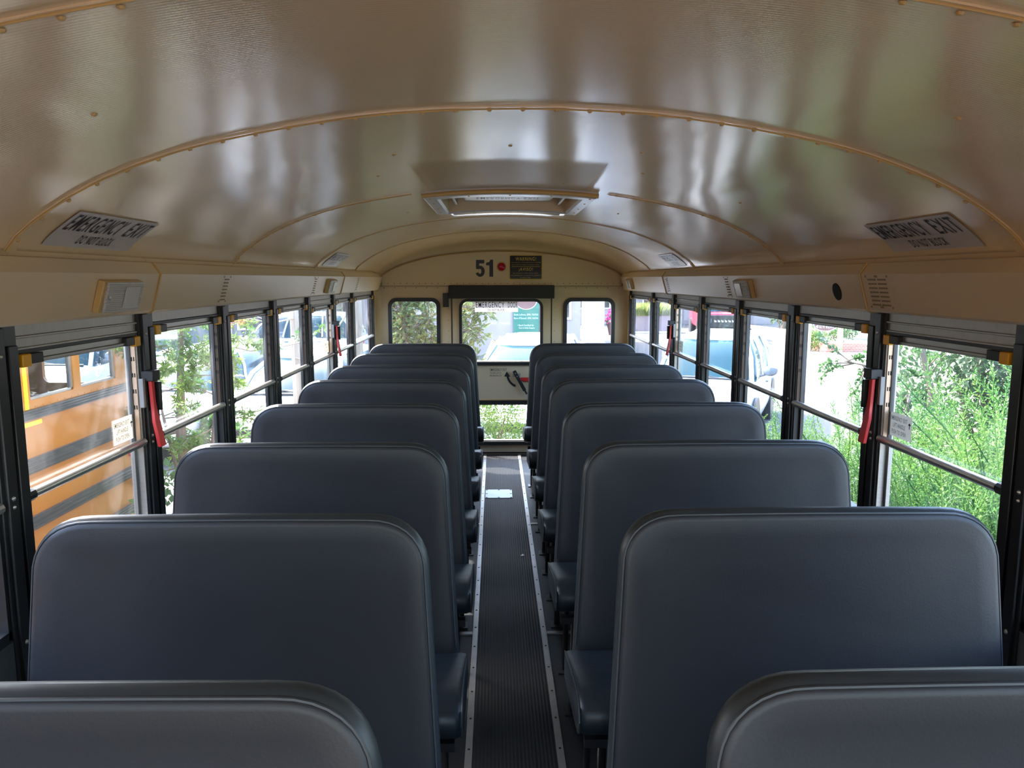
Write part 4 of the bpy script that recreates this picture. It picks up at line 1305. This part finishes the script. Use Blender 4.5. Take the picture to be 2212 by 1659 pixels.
# ------------------------------------------------------------------ cars
def car(loc, rz, paint, label, cat='car', L=4.5, W=1.82, H=1.66, hood=0.98, name='suv', roof_back=-1.75, roof_front=0.30, cowl=1.02, roofrail=False):
    root = empty(name, loc, rz, label=label, cat=cat)
    B = lambda mb, nm, m, par=root, **k: mb.build(nm, m, parent=par, world=False, **k)
    h2 = L / 2; w2 = W / 2
    def sec(x, zb, zt, hw, cr=0.03):
        half = [(0, zb), (hw * 0.78, zb), (hw * 0.95, zb + 0.05), (hw, zb + (zt - zb) * 0.38), (hw * 0.995, zb + (zt - zb) * 0.62), (hw * 0.955, zt - 0.10), (hw * 0.88, zt - 0.02), (hw * 0.6, zt + cr * 0.6), (0, zt + cr)]
        return [(x, -y, z) for y, z in half] + [(x, y, z) for y, z in half[-2:0:-1]]
    st = [(-h2, 0.50, 0.86, w2 * 0.80), (-h2 + 0.05, 0.34, 1.00, w2 * 0.90), (-h2 + 0.3, 0.26, hood + 0.05, w2 * 0.97), (-1.2, 0.22, hood + 0.04, w2), (0.0, 0.20, hood + 0.02, w2),
          (cowl - 0.15, 0.20, hood + 0.01, w2), (cowl + 0.15, 0.20, hood, w2 * 0.99), (h2 - 0.75, 0.21, hood - 0.05, w2 * 0.96), (h2 - 0.30, 0.24, hood - 0.15, w2 * 0.89), (h2 - 0.08, 0.28, hood - 0.30, w2 * 0.80), (h2, 0.36, hood - 0.42, w2 * 0.70)]
    MBb = MB().loft([sec(*q) for q in st])
    B(MBb, 'body', paint, sub=1, smooth=50)
    # greenhouse
    def ring(xf, xb, hw, z, r=0.16, yk=1.0):
        pts = []
        for (cx, cy, a0) in ((xf - r, hw - r, 0), (xb + r, hw - r, 90), (xb + r, -hw + r, 180), (xf - r, -hw + r, 270)):
            for i in range(5):
                a = R(a0 + 90 * i / 4.0)
                pts.append((cx + r * math.cos(a) - (0.10 * (abs(cy + r * math.sin(a)) / hw) ** 2 if a0 in (0, 270) else 0), cy + r * math.sin(a), z))
        return pts
    gb = ring(cowl + 0.06, -h2 + 0.16, w2 * 0.91, hood - 0.03, 0.22)
    gm = ring((cowl + roof_front) / 2 + 0.09, (-h2 + 0.16 + roof_back) / 2 - 0.05, w2 * 0.845, (hood + H) / 2 - 0.02, 0.24)
    gt = ring(roof_front, roof_back, w2 * 0.70, H - 0.10, 0.24)
    B(MB().loft([gb, gm, gt]), 'glasshouse', CARGL, smooth=60)
    r0 = ring(roof_front + 0.07, roof_back - 0.08, w2 * 0.76, H - 0.135, 0.26)
    ra = ring(roof_front + 0.02, roof_back - 0.04, w2 * 0.71, H - 0.08, 0.26)
    r1 = ring(roof_front - 0.10, roof_back + 0.03, w2 * 0.58, H - 0.030, 0.26)
    r2 = ring(roof_front - 0.35, roof_back + 0.28, w2 * 0.34, H, 0.2)
    B(MB().loft([r0, ra, r1, r2]), 'roof', paint, smooth=80, sub=1)
    # pillars
    mb = MB()
    def lerp3(a, b, f): return Vector(a).lerp(Vector(b), f)
    for ia in (2, 17):
        for i0, wd in ((ia, 0.035),):
            a = Vector(gb[i0]); b = Vector(gt[i0]); o_ = Vector((0.02, 0.0, 0.02))
            mb.tube([a + o_ * 0.3, Vector(gm[i0]) + o_ * 0.3, b + o_ * 0.3], 0.038, 8)
    for ia in (7, 12):
        a = Vector(gb[ia]); b = Vector(gt[ia]); mb.tube([a, Vector(gm[ia]), b], 0.075, 8)
    for sy in (-1, 1):
        for xb_, xt_ in ((-0.05, -0.22), (-1.15, -1.15)):
            mb.tube([(xb_, sy * w2 * 0.915, hood), ((xb_ + xt_) / 2, sy * w2 * 0.85, (hood + H) / 2 - 0.02), (xt_, sy * w2 * 0.715, H - 0.07)], 0.026, 6)
    B(mb, 'pillars', paint)
    # wheels
    for sx in (h2 - 0.88, -h2 + 0.92):
        for sy in (-1, 1):
            c = Vector((sx, sy * (w2 - 0.10), 0.345))
            wh = empty_wheel(root, c, sy)
            B(MB().disc((sx, sy * (w2 - 0.035), 0.36), (0, sy, 0), 0.41, 0.040, 28), 'wheel_arch', CARBLK)
    # front: grille, intake, lights, plate, wipers
    gz = hood - 0.36
    B(MB().box(h2 - 0.10, -w2 * 0.45, gz - 0.05, h2 + 0.010, w2 * 0.45, gz + 0.075), 'grille', CARBLK, bevel=0.02)
    B(MB().box(h2 - 0.15, -w2 * 0.55, 0.28, h2 - 0.005, w2 * 0.55, 0.40), 'intake', CARBLK, bevel=0.02)
    B(MB().box(h2 - 0.02, -0.16, 0.44, h2 + 0.025, 0.16, 0.52), 'number_plate', TRIMW)
    for sy in (-1, 1):
        mb = MB().loft([[(h2 - 0.10, sy * w2 * 0.52, gz + 0.02), (h2 - 0.10, sy * w2 * 0.52, gz + 0.13), (h2 - 0.42, sy * w2 * 0.93, gz + 0.17), (h2 - 0.40, sy * w2 * 0.93, gz + 0.04)],
                        [(h2 - 0.01, sy * w2 * 0.52, gz + 0.02), (h2 - 0.05, sy * w2 * 0.53, gz + 0.12), (h2 - 0.36, sy * w2 * 0.95, gz + 0.16), (h2 - 0.30, sy * w2 * 0.95, gz + 0.05)]])
        B(mb, 'headlight', LAMPG, bevel=0.01)
        B(MB().box(-h2 - 0.01, sy * w2 * 0.62 - 0.13, 0.75, -h2 + 0.16, sy * w2 * 0.62 + 0.13, 0.92), 'tail_light', TAIL, bevel=0.02)
        # mirror on its arm
        mb = MB().loft([[(cowl - 0.42 + dx, sy * (w2 + dy), hood + 0.06 + dz) for dx, dy, dz in q] for q in (
            ((-0.02, -0.02, -0.01), (0.12, -0.01, -0.01), (0.11, -0.01, 0.13), (-0.02, -0.02, 0.14)),
            ((-0.04, 0.10, -0.03), (0.16, 0.10, -0.02), (0.12, 0.10, 0.17), (-0.04, 0.10, 0.18)),
            ((0.0, 0.24, 0.01), (0.09, 0.23, 0.02), (0.07, 0.23, 0.14), (0.0, 0.24, 0.15)))])
        mb.tube([(cowl - 0.38, sy * (w2 * 0.92), hood + 0.03), (cowl - 0.38, sy * (w2 + 0.06), hood + 0.08)], 0.025, 6)
        B(mb, 'mirror', GREYC, sub=1)
        # door handles
        for x in (-0.12, -1.02):
            B(MB().box(x - 0.09, sy * (w2 - 0.02), hood - 0.14, x + 0.09, sy * (w2 + 0.022), hood - 0.115), 'door_handle', GREYC, bevel=0.005)
    for y in (-0.25, 0.35):
        B(MB().tube([(cowl + 0.07, y, hood + 0.02), (cowl - 0.03, y - 0.5, hood + 0.075)], 0.010, 6), 'wiper', CARBLK)
    B(MB().tube([(cowl + 0.10, -w2 * 0.8, hood + 0.01), (cowl + 0.16, 0, hood + 0.03), (cowl + 0.10, w2 * 0.8, hood + 0.01)], 0.025, 6), 'cowl', CARBLK)
    return root
def empty_wheel(root, c, sy):
    prof = [(0.20, 0.0), (0.33, 0.0), (0.350, 0.03), (0.352, 0.17), (0.33, 0.20), (0.22, 0.20)]
    N = 32
    rings = []
    for r_, y in prof:
        rings.append([(c.x + r_ * math.cos(2 * PI * k / N), c.y + sy * (y - 0.10), c.z + r_ * math.sin(2 * PI * k / N)) for k in range(N)])
    ty = MB().loft(rings, cap=False).build('tyre', TYRE, parent=root, world=False)
    mb = MB()
    yo = c.y + sy * 0.075
    mb.tube([(c.x + 0.225 * math.cos(2 * PI * k / N), yo, c.z + 0.225 * math.sin(2 * PI * k / N)) for k in range(N)], 0.014, 6, closed=True)
    mb.disc((c.x, yo - sy * 0.01, c.z), (0, sy, 0), 0.05, 0.02, 14)
    for k in range(10):
        a = 2 * PI * k / 10 + (0.12 if k % 2 else -0.12)
        b_ = 2 * PI * k / 10 + (0.02 if k % 2 else -0.02)
        mb.tube([(c.x + 0.04 * math.cos(a), yo, c.z + 0.04 * math.sin(a)), (c.x + 0.225 * math.cos(b_), yo, c.z + 0.225 * math.sin(b_))], [0.016, 0.011], 6)
    mb.build('rim', RIM, parent=ty, world=False)
    MB().disc((c.x, yo - sy * 0.06, c.z), (0, sy, 0), 0.23, 0.01, 28).build('brake_disc', CARBLK, parent=ty, world=False)
    return ty
def heading(dx, dy): return math.atan2(dy, dx)
c1 = car((3.76, 13.25, G), heading(-0.42, -0.91), WHITEC, 'white crossover car parked facing the bus, seen through the right windows')
c2 = car((0.52, 12.2, G), heading(-0.14, -0.99), WHITEC, 'white car parked directly behind the bus, facing the rear door')
c3 = car((-2.95, 11.9, G), heading(-0.10, -1.0), WHITEC, 'white hatchback with paper on its dashboard, parked behind the saplings', L=4.2, W=1.74, H=1.5, hood=0.95, name='hatchback')
c4 = car((-4.95, 12.5, G), heading(-0.10, -1.0), WHITEC, 'white car left of the hatchback, only its grille and headlight in view', L=4.3, W=1.78, H=1.5, hood=0.93, name='sedan')
c5 = car((-6.05, 22.4, G), heading(-1, 0.02), SILVC, 'silver sport utility vehicle parked side-on across the lot on the left', L=4.5, W=1.85, H=1.66)
c6 = car((-8.3, 14.8, G), heading(0.1, -1.0), WHITEC, 'white vehicle with a large mirror seen through the yellow bus windows', L=4.9, W=1.9, H=1.75, hood=1.05, name='pickup')
# paper on the hatchback dashboard and tag on the crossover mirror
MB().box(0.80, -0.25, 1.0, 1.0, 0.15, 1.01).build('dashboard_paper', SIGNW, parent=c3, world=False)
# red truck further up the drive
def red_truck():
    root = empty('red_truck', (9.6, 33.0, G), heading(-0.15, -1.0), label='red vehicle with a black lettered grille far off above the white crossover roof', cat='truck')
    B = lambda mb, nm, m, **k: mb.build(nm, m, parent=root, world=False, **k)
    B(MB().box(-2.4, -0.98, 0.55, 2.3, 0.98, 1.22), 'body', REDC, bevel=0.08)
    B(MB().loft([[(1.0, -0.9, 1.2), (1.0, 0.9, 1.2), (-1.2, 0.9, 1.2), (-1.2, -0.9, 1.2)], [(0.4, -0.75, 1.85), (0.4, 0.75, 1.85), (-1.0, 0.75, 1.85), (-1.0, -0.75, 1.85)]]), 'cabin_glass', CARGL, bevel=0.05)
    B(MB().box(-1.05, -0.78, 1.82, 0.45, 0.78, 1.90), 'roof', REDC, bevel=0.03)
    B(MB().box(2.25, -0.97, 0.62, 2.36, 0.97, 1.14), 'grille', CARBLK, bevel=0.03)
    B(MB().box(2.2, -1.0, 0.38, 2.5, 1.0, 0.62), 'bumper', CARBLK, bevel=0.04)
    mb = MB()
    for i in range(7):
        y = -0.42 + i * 0.14
        mb.box(2.36, y - 0.045, 0.86, 2.375, y + 0.045, 0.92)
        mb.box(2.36, y - 0.045, 0.86, 2.375, y - 0.02, 0.95)
    B(mb, 'grille_letters', TRIMW)
    for sy in (-1, 1):
        B(MB().disc((2.34, sy * 0.76, 0.92), (1, 0, 0), 0.17, 0.04, 24), 'headlight', LAMPG)
        o_ = MB().tube([(2.385, sy * 0.76 + 0.17 * math.cos(2 * PI * i / 24), 0.92 + 0.17 * math.sin(2 * PI * i / 24)) for i in range(24)], 0.02, 6, closed=True)
        B(o_, 'headlight_ring', GREYC)
        for x in (1.5, -1.5):
            B(MB().disc((x, sy * 0.80, 0.42), (0, sy, 0), 0.42, 0.24, 28), 'tyre', TYRE)
    B(MB().box(2.0, -0.1, 1.20, 2.28, 0.45, 1.225), 'bonnet_scoop', TRIMW)
red_truck()

# ------------------------------------------------------------------ the neighbouring school bus
def other_bus():
    X0, X1 = -5.45, -3.16
    Y0, Y1 = -3.6, 6.72
    ZB, ZT = -0.46, 1.95
    root = empty('school_bus', ((X0 + X1) / 2, (Y0 + Y1) / 2, G), label='yellow school bus with black rub rails parked close beside the left windows', cat='bus')
    pil = [5.05 + 0.63 * k for k in range(-13, 3)]
    holes = []
    for a, b in zip(pil[:-1], pil[1:]):
        holes.append(rrect(a + 0.048, 0.845, b - 0.048, 1.52, 0.02, 3))
    for nm, X, sg in (('side_panel', X1, -1), ('side_panel', X0, 1)):
        MB().plate(rect(Y0, ZB, Y1, 1.62), holes, lambda u, v, ww: (X + sg * ww, u, v), 0.05).build(nm, BUSY, parent=root)
        for z0, z1 in ((0.72, 0.785), (0.364, 0.464), (-0.015, 0.075), (-0.32, -0.24)):
            s1 = -sg
            mb = MB().box(X, Y0, z0, X + s1 * 0.022, Y1 - 0.02, z1)
            for q in range(3):
                zz = z0 + (z1 - z0) * (0.2 + 0.3 * q)
                mb.tube([(X + s1 * 0.022, Y0, zz), (X + s1 * 0.022, Y1 - 0.02, zz)], 0.006, 5)
            mb.build('rub_rail', RAIL, parent=root)
        mb = MB()
        # aluminium slide rails and half-lowered sashes
        for a, b in zip(pil[:-1], pil[1:]):
            y0, y1 = a + 0.045, b - 0.045
            w_ = MB()
            for q in (y0, y1 - 0.02): w_.box(X + sg * 0.01, q, 0.845, X + sg * 0.04, q + 0.02, 1.52)
            w_.box(X + sg * 0.01, y0, 1.14, X + sg * 0.04, y1, 1.165); w_.box(X + sg * 0.01, y0, 0.845, X + sg * 0.04, y1, 0.862)
            wf = w_.build('window_frame', ALU, parent=root)
            MB().plate(rect(y0 + 0.02, 0.82, y1 - 0.02, 1.14), [], lambda u, v, ww: (X + sg * 0.022, u, v)).build('pane', BUSGL, parent=wf)
            MB().plate(rect(y0 + 0.02, 1.165, y1 - 0.02, 1.5), [], lambda u, v, ww: (X + sg * 0.028, u, v)).build('pane', BUSGL, parent=wf)
    # yellow reflective tape under the top rail and on a pillar
    MB().box(X1, 3.4, 0.675, X1 + 0.003, 5.2, 0.705).build('reflective_tape', BUSYB, parent=root)
    MB().box(X1, 5.03, 0.79, X1 + 0.004, 5.07, 1.55).build('reflective_tape', BUSYB, parent=root)
    rv = MB()
    y = Y0 + 0.1
    while y < Y1: 
        rv.dome((X1, y, 0.80), (1, 0, 0), 0.006, 0.004, 5); y += 0.09
    rv.build('rivet_row', BUSY, parent=root)
    prof = [(X0 + 0.0, 1.60), (X0 + 0.06, 1.74), (X0 + 0.25, 1.87), (X0 + 0.6, 1.94), ((X0 + X1) / 2, 1.97), (X1 - 0.6, 1.94), (X1 - 0.25, 1.87), (X1 - 0.06, 1.74), (X1, 1.60)]
    MB().loft([[(x, Y0, z) for x, z in prof], [(x, Y1, z) for x, z in prof]], cap=False, closed=False).build('roof', BUSY, parent=root, solid=0.02)
    for y in (Y0, Y1):
        loop = [(X0, ZB), (X1, ZB)] + prof[::-1]
        MB().plate(loop, [rrect(X0 + 0.2, 0.75, X0 + 0.85, 1.5, 0.06), rrect(X1 - 0.85, 0.75, X1 - 0.2, 1.5, 0.06)], lambda u, v, ww: (u, y - 0.02 + ww, v), 0.04).build('end_panel', BUSY, parent=root)
    MB().box(X0 + 0.05, Y0 + 0.05, -0.02, X1 - 0.05, Y1 - 0.05, 0.02).build('bus_floor', FLOORM, parent=root)
    MB().disc((X1, 6.42, 0.0 + 0.20), (1, 0, 0), 0.045, 0.02, 20).build('red_reflector', TAIL, parent=root)
    for y in (-1.6, 2.6):
        for x, s1 in ((X0, -1), (X1, 1)):
            MB().tube([(x - s1 * 0.28, y, G + 0.48), (x - s1 * 0.01, y, G + 0.48)], 0.48, 28).build('tyre', TYRE, parent=root)
other_bus()

# ------------------------------------------------------------------ buildings, signs, walls
def building(name, x0, y0, x1, y1, h, m, label, wins=(), face='y', cat='building'):
    root = empty(name, ((x0 + x1) / 2, (y0 + y1) / 2, G), label=label, cat=cat)
    MB().box(x0, y0, G, x1, y1, G + h).build('wall', m, parent=root)
    MB().box(x0 - 0.2, y0 - 0.2, G + h, x1 + 0.2, y1 + 0.2, G + h + 0.25).build('roof', TRIMW, parent=root)
    for (a, za, b, zb) in wins:
        if face == 'y':
            f = MB().box(a - 0.08, y0 - 0.05, za - 0.08, b + 0.08, y0 + 0.02, zb + 0.08).build('window', TRIMW, parent=root)
            MB().box(a, y0 - 0.06, za, b, y0 - 0.045, zb).build('pane', DWIN, parent=f)
        else:
            X, s1 = (x1, 1) if face == '+x' else (x0, -1)
            f = MB().box(X - 0.02, a - 0.08, za - 0.08, X + s1 * 0.05, b + 0.08, zb + 0.08).build('window', TRIMW, parent=root)
            MB().box(X + s1 * 0.045, a, za, X + s1 * 0.06, b, zb).build('pane', DWIN, parent=f)
    return root
building('clinic_building', -4.6, 26.0, 2.85, 34.0, 5.0, MAUVE, 'mauve rendered building behind the parked cars, carrying a green sign',
         wins=((-1.95, 0.55, -0.55, 2.4), (2.15, 0.35, 2.45, 2.4)))
# green sign on the wall
def green_sign():
    y = 25.93
    x0, x1, z0, z1 = 0.55, 1.43, -0.17, 1.25
    root = empty('clinic_sign', ((x0 + x1) / 2, y, z0), label='dark green sign board with white lettering on the mauve building', cat='sign')
    MB().box(x0, y, z0, x1, y + 0.05, z1).build('board', GREENS, parent=root)
    g = lambda u, v, ww: (u, y - 0.004, v)
    mb = MB()
    mb.text('Guido LaPorta, DPM, FACFAS', x0 + 0.03, 0.405, x1 - 0.03, 0.475, g)
    mb.text("Mario O'Donnell, DPM, FACFAS", x0 + 0.03, 0.285, x1 - 0.03, 0.355, g)
    mb.text('\u2022 Board Certified for', x0 + 0.15, 0.055, x1 - 0.18, 0.115, g)
    mb.text('Foot & Ankle Surgery', x0 + 0.2, -0.045, x1 - 0.15, 0.020, g)
    mb.build('lettering', TRIMW, parent=root, smooth=0)
    ov = [(0.99 + 0.36 * math.cos(2 * PI * i / 32), 0.92 + 0.30 * math.sin(2 * PI * i / 32)) for i in range(32)]
    MB().plate(ov, [], g).build('oval_picture', BROWNS, parent=root)
    MB().tube([(x, y - 0.01, z) for x, z in ov], 0.012, 6, closed=True).build('oval_rim', TRIMW, parent=root)
    MB().box(1.47, y, -0.15, 1.63, y + 0.05, 1.3).build('side_board', TRIMW, parent=root)
green_sign()
# white porch pillar with plinth, and the hanging basket beside it
root = empty('porch_pillar', (2.58, 20.2, G), label='broad white square pillar seen through the small right rear window', cat='pillar')
MB().box(2.26, 20.0, -0.02, 2.80, 20.5, 3.6).build('shaft', PILW, parent=root)
MB().box(2.20, 19.94, G, 2.86, 20.56, -0.02).build('plinth', PILW, parent=root, bevel=0.02)
root = empty('flower_basket', (3.15, 20.3, 0.20), label='pink flowers in a hanging pot right of the white pillar', cat='flowers')
MB().tube([(3.12, 20.3, 0.16), (3.12, 20.3, 0.50)], [0.15, 0.22], 16).build('pot', BROWNS, parent=root)
fl = MB()
for i in range(260):
    d = rdir(0.3); leaf(fl, Vector((3.12, 20.3, 0.62)) + d * 0.2 * rnd.random() + d * 0.03, d, 0.07, 0.06)
fl.build('blossom', PINKF, parent=root, merge=False, smooth=0)
lf = MB()
for i in range(160):
    d = rdir(0.1); leaf(lf, Vector((3.12, 20.3, 0.50)) + d * 0.17, d, 0.08, 0.04)
lf.build('foliage', LEAF_B, parent=root, merge=False, smooth=0)
MB().tube([(3.12, 20.3, 0.5), (3.12, 20.3, 3.3)], 0.008, 5).build('chain', CARBLK, parent=root)
MB().box(2.80, 20.27, 3.28, 3.2, 20.33, 3.32).build('bracket', CARBLK, parent=root)
# retaining wall with long grass, right of the building
root = empty('retaining_wall', (7.35, 37.2, G), label='low grey retaining wall topped with long grass beyond the last right windows', cat='wall')
MB().box(6.2, 37.0, G, 8.5, 37.6, -0.12).build('wall_block', MAUVE, parent=root)
MB().box(6.2, 36.2, G, 8.5, 37.0, G + 0.07).build('kerb', CURB, parent=root)
mb = MB()
for i in range(2600):
    x = rnd.uniform(6.2, 8.5); y = rnd.uniform(36.9, 37.6)
    leaf(mb, Vector((x, y, -0.15)), Vector((rnd.uniform(-.5, .5), rnd.uniform(-.5, .2), 1)), rnd.uniform(0.25, 0.75), 0.05)
g_ = mb.build('long_grass', LEAF_Y, parent=root, merge=False, smooth=0)
building('far_building', 3.0, 44.0, 16.0, 52.0, 6.0, MAUVE, 'distant mauve-grey building beyond the retaining wall',
         wins=((4.5, 0.0, 6.5, 2.4), (8.5, 0.0, 10.5, 2.4)))
building('street_building', -26.0, 12.0, -15.0, 60.0, 6.0, GREYB, 'long grey building along the far side of the lot on the left',
         wins=tuple((y, 0.3, y + 2.2, 2.2) for y in (16.0, 22.0, 28.0, 34.0, 40.0)), face='+x')
building('garage_building', -14.5, 24.6, -5.3, 34.0, 5.0, GREYB, 'dark grey building closing the view behind the parked silver vehicle', wins=((-11.5, 0.1, -9.8, 1.6), (-8.2, 0.1, -6.6, 1.6)))
# brick retaining wall with shrubs on it
root = empty('brick_wall', (12.0, 33.0, G), label='red brick garden wall running up the slope on the right', cat='wall')
MB().loft([[(10.7, 38.5, G), (11.0, 38.5, G), (11.0, 38.5, -0.45), (10.7, 38.5, -0.45)], [(12.9, 31.0, G), (13.2, 31.0, G), (13.2, 31.0, -0.55), (12.9, 31.0, -0.55)]]).build('brickwork', BRICK, parent=root)
bush('garden_shrub', (13.9, 37.0, G), 1.3, 1.9, 2.6, 1500, 0.22, 0.12, LEAF_D, 'dark rounded shrub growing behind the red brick wall')
bush('garden_shrub', (11.2, 41.0, G), 1.8, 1.8, 2.8, 1500, 0.24, 0.13, LEAF_S, 'light green shrub at the top end of the red brick wall')
bush('garden_shrub', (15.0, 33.2, G), 1.2, 1.2, 2.4, 1200, 0.22, 0.12, LEAF_B, 'mid green shrub at the near end of the red brick wall')
# backdrop of trees on the right and far left
for i, (x, y, r_, h, lab) in enumerate(((22, 52, 5, 7, 'large tree far beyond the drive, behind the oval sign'), (30, 46, 5, 7, 'large tree far off to the right of the oval sign'), (36, 34, 5, 7, 'large distant tree at the right beyond the concrete apron'),
                                     (13, 66, 4, 7, 'distant tree behind the brick garden wall'), (30, 22, 4, 6, 'large tree beyond the apron behind the dark bushes'), (24, 12, 4, 6, 'large tree out of sight behind the feathery shrubs'))):
    bush('distant_tree', (x, y, G), r_, r_, h, 1300, 0.55, 0.32, LEAF_D if i % 2 else LEAF_B, lab, cat='tree', group='distant trees on the right')
# planting bed with the oval sign
root = empty('planter', (11.7, 27.2, G), label='low brick planter holding shrubs under the oval brown sign', cat='planter')
MB().box(11.6, 26.9, G, 13.2, 28.2, G + 0.30).build('brick_edge', BRICK, parent=root)
bush('bed_shrub', (11.3, 27.4, G), 0.7, 0.5, 0.85, 900, 0.10, 0.06, LEAF_S, 'yellow-green shrub around the left yellow post of the oval sign')
bush('bed_shrub', (12.5, 27.4, G + 0.3), 0.7, 0.5, 0.6, 700, 0.10, 0.06, LEAF_B, 'low green shrub in the brick planter under the oval sign')
def oval_sign():
    y = 26.5
    def X(px): return -0.064 + (px - 1069) / 1650.0 * 26.3
    xa, xb = X(1759), X(1830)
    root = empty('oval_sign', ((xa + xb) / 2, y, G), label='oval brown sign reading 614 REAR hanging between two yellow posts', cat='sign')
    for x in (xa, xb):
        MB().box(x - 0.07, y, G, x + 0.07, y + 0.14, 0.95).build('post', POSTY, parent=root)
    MB().box(xa, y + 0.02, 0.72, xb, y + 0.10, 0.82).build('crossbar', POSTY, parent=root)
    cx, cz = (xa + xb) / 2, 0.06
    ov = [(cx + 0.42 * math.cos(2 * PI * i / 36), cz + 0.23 * math.sin(2 * PI * i / 36)) for i in range(36)]
    bd = MB().plate(ov, [], lambda u, v, ww: (u, y + ww, v), 0.05).build('board', BROWNS, parent=root)
    MB().tube([(x, y, z) for x, z in ov], 0.015, 6, closed=True).build('board_rim', TRIMW, parent=root)
    g = lambda u, v, ww: (u, y - 0.006, v)
    mb = MB().text('614 REAR', cx - 0.22, cz - 0.13, cx + 0.30, cz - 0.01, g)
    mb.plate([(cx - 0.36, cz - 0.07), (cx - 0.26, cz - 0.13), (cx - 0.26, cz - 0.01)], [], g)
    mb.build('lettering', TRIMW, parent=root, smooth=0)
    for x in (cx - 0.25, cx + 0.25):
        MB().tube([(x, y + 0.02, cz + 0.18), (x, y + 0.05, 0.74)], 0.008, 5).build('hanger', CARBLK, parent=root)
oval_sign()
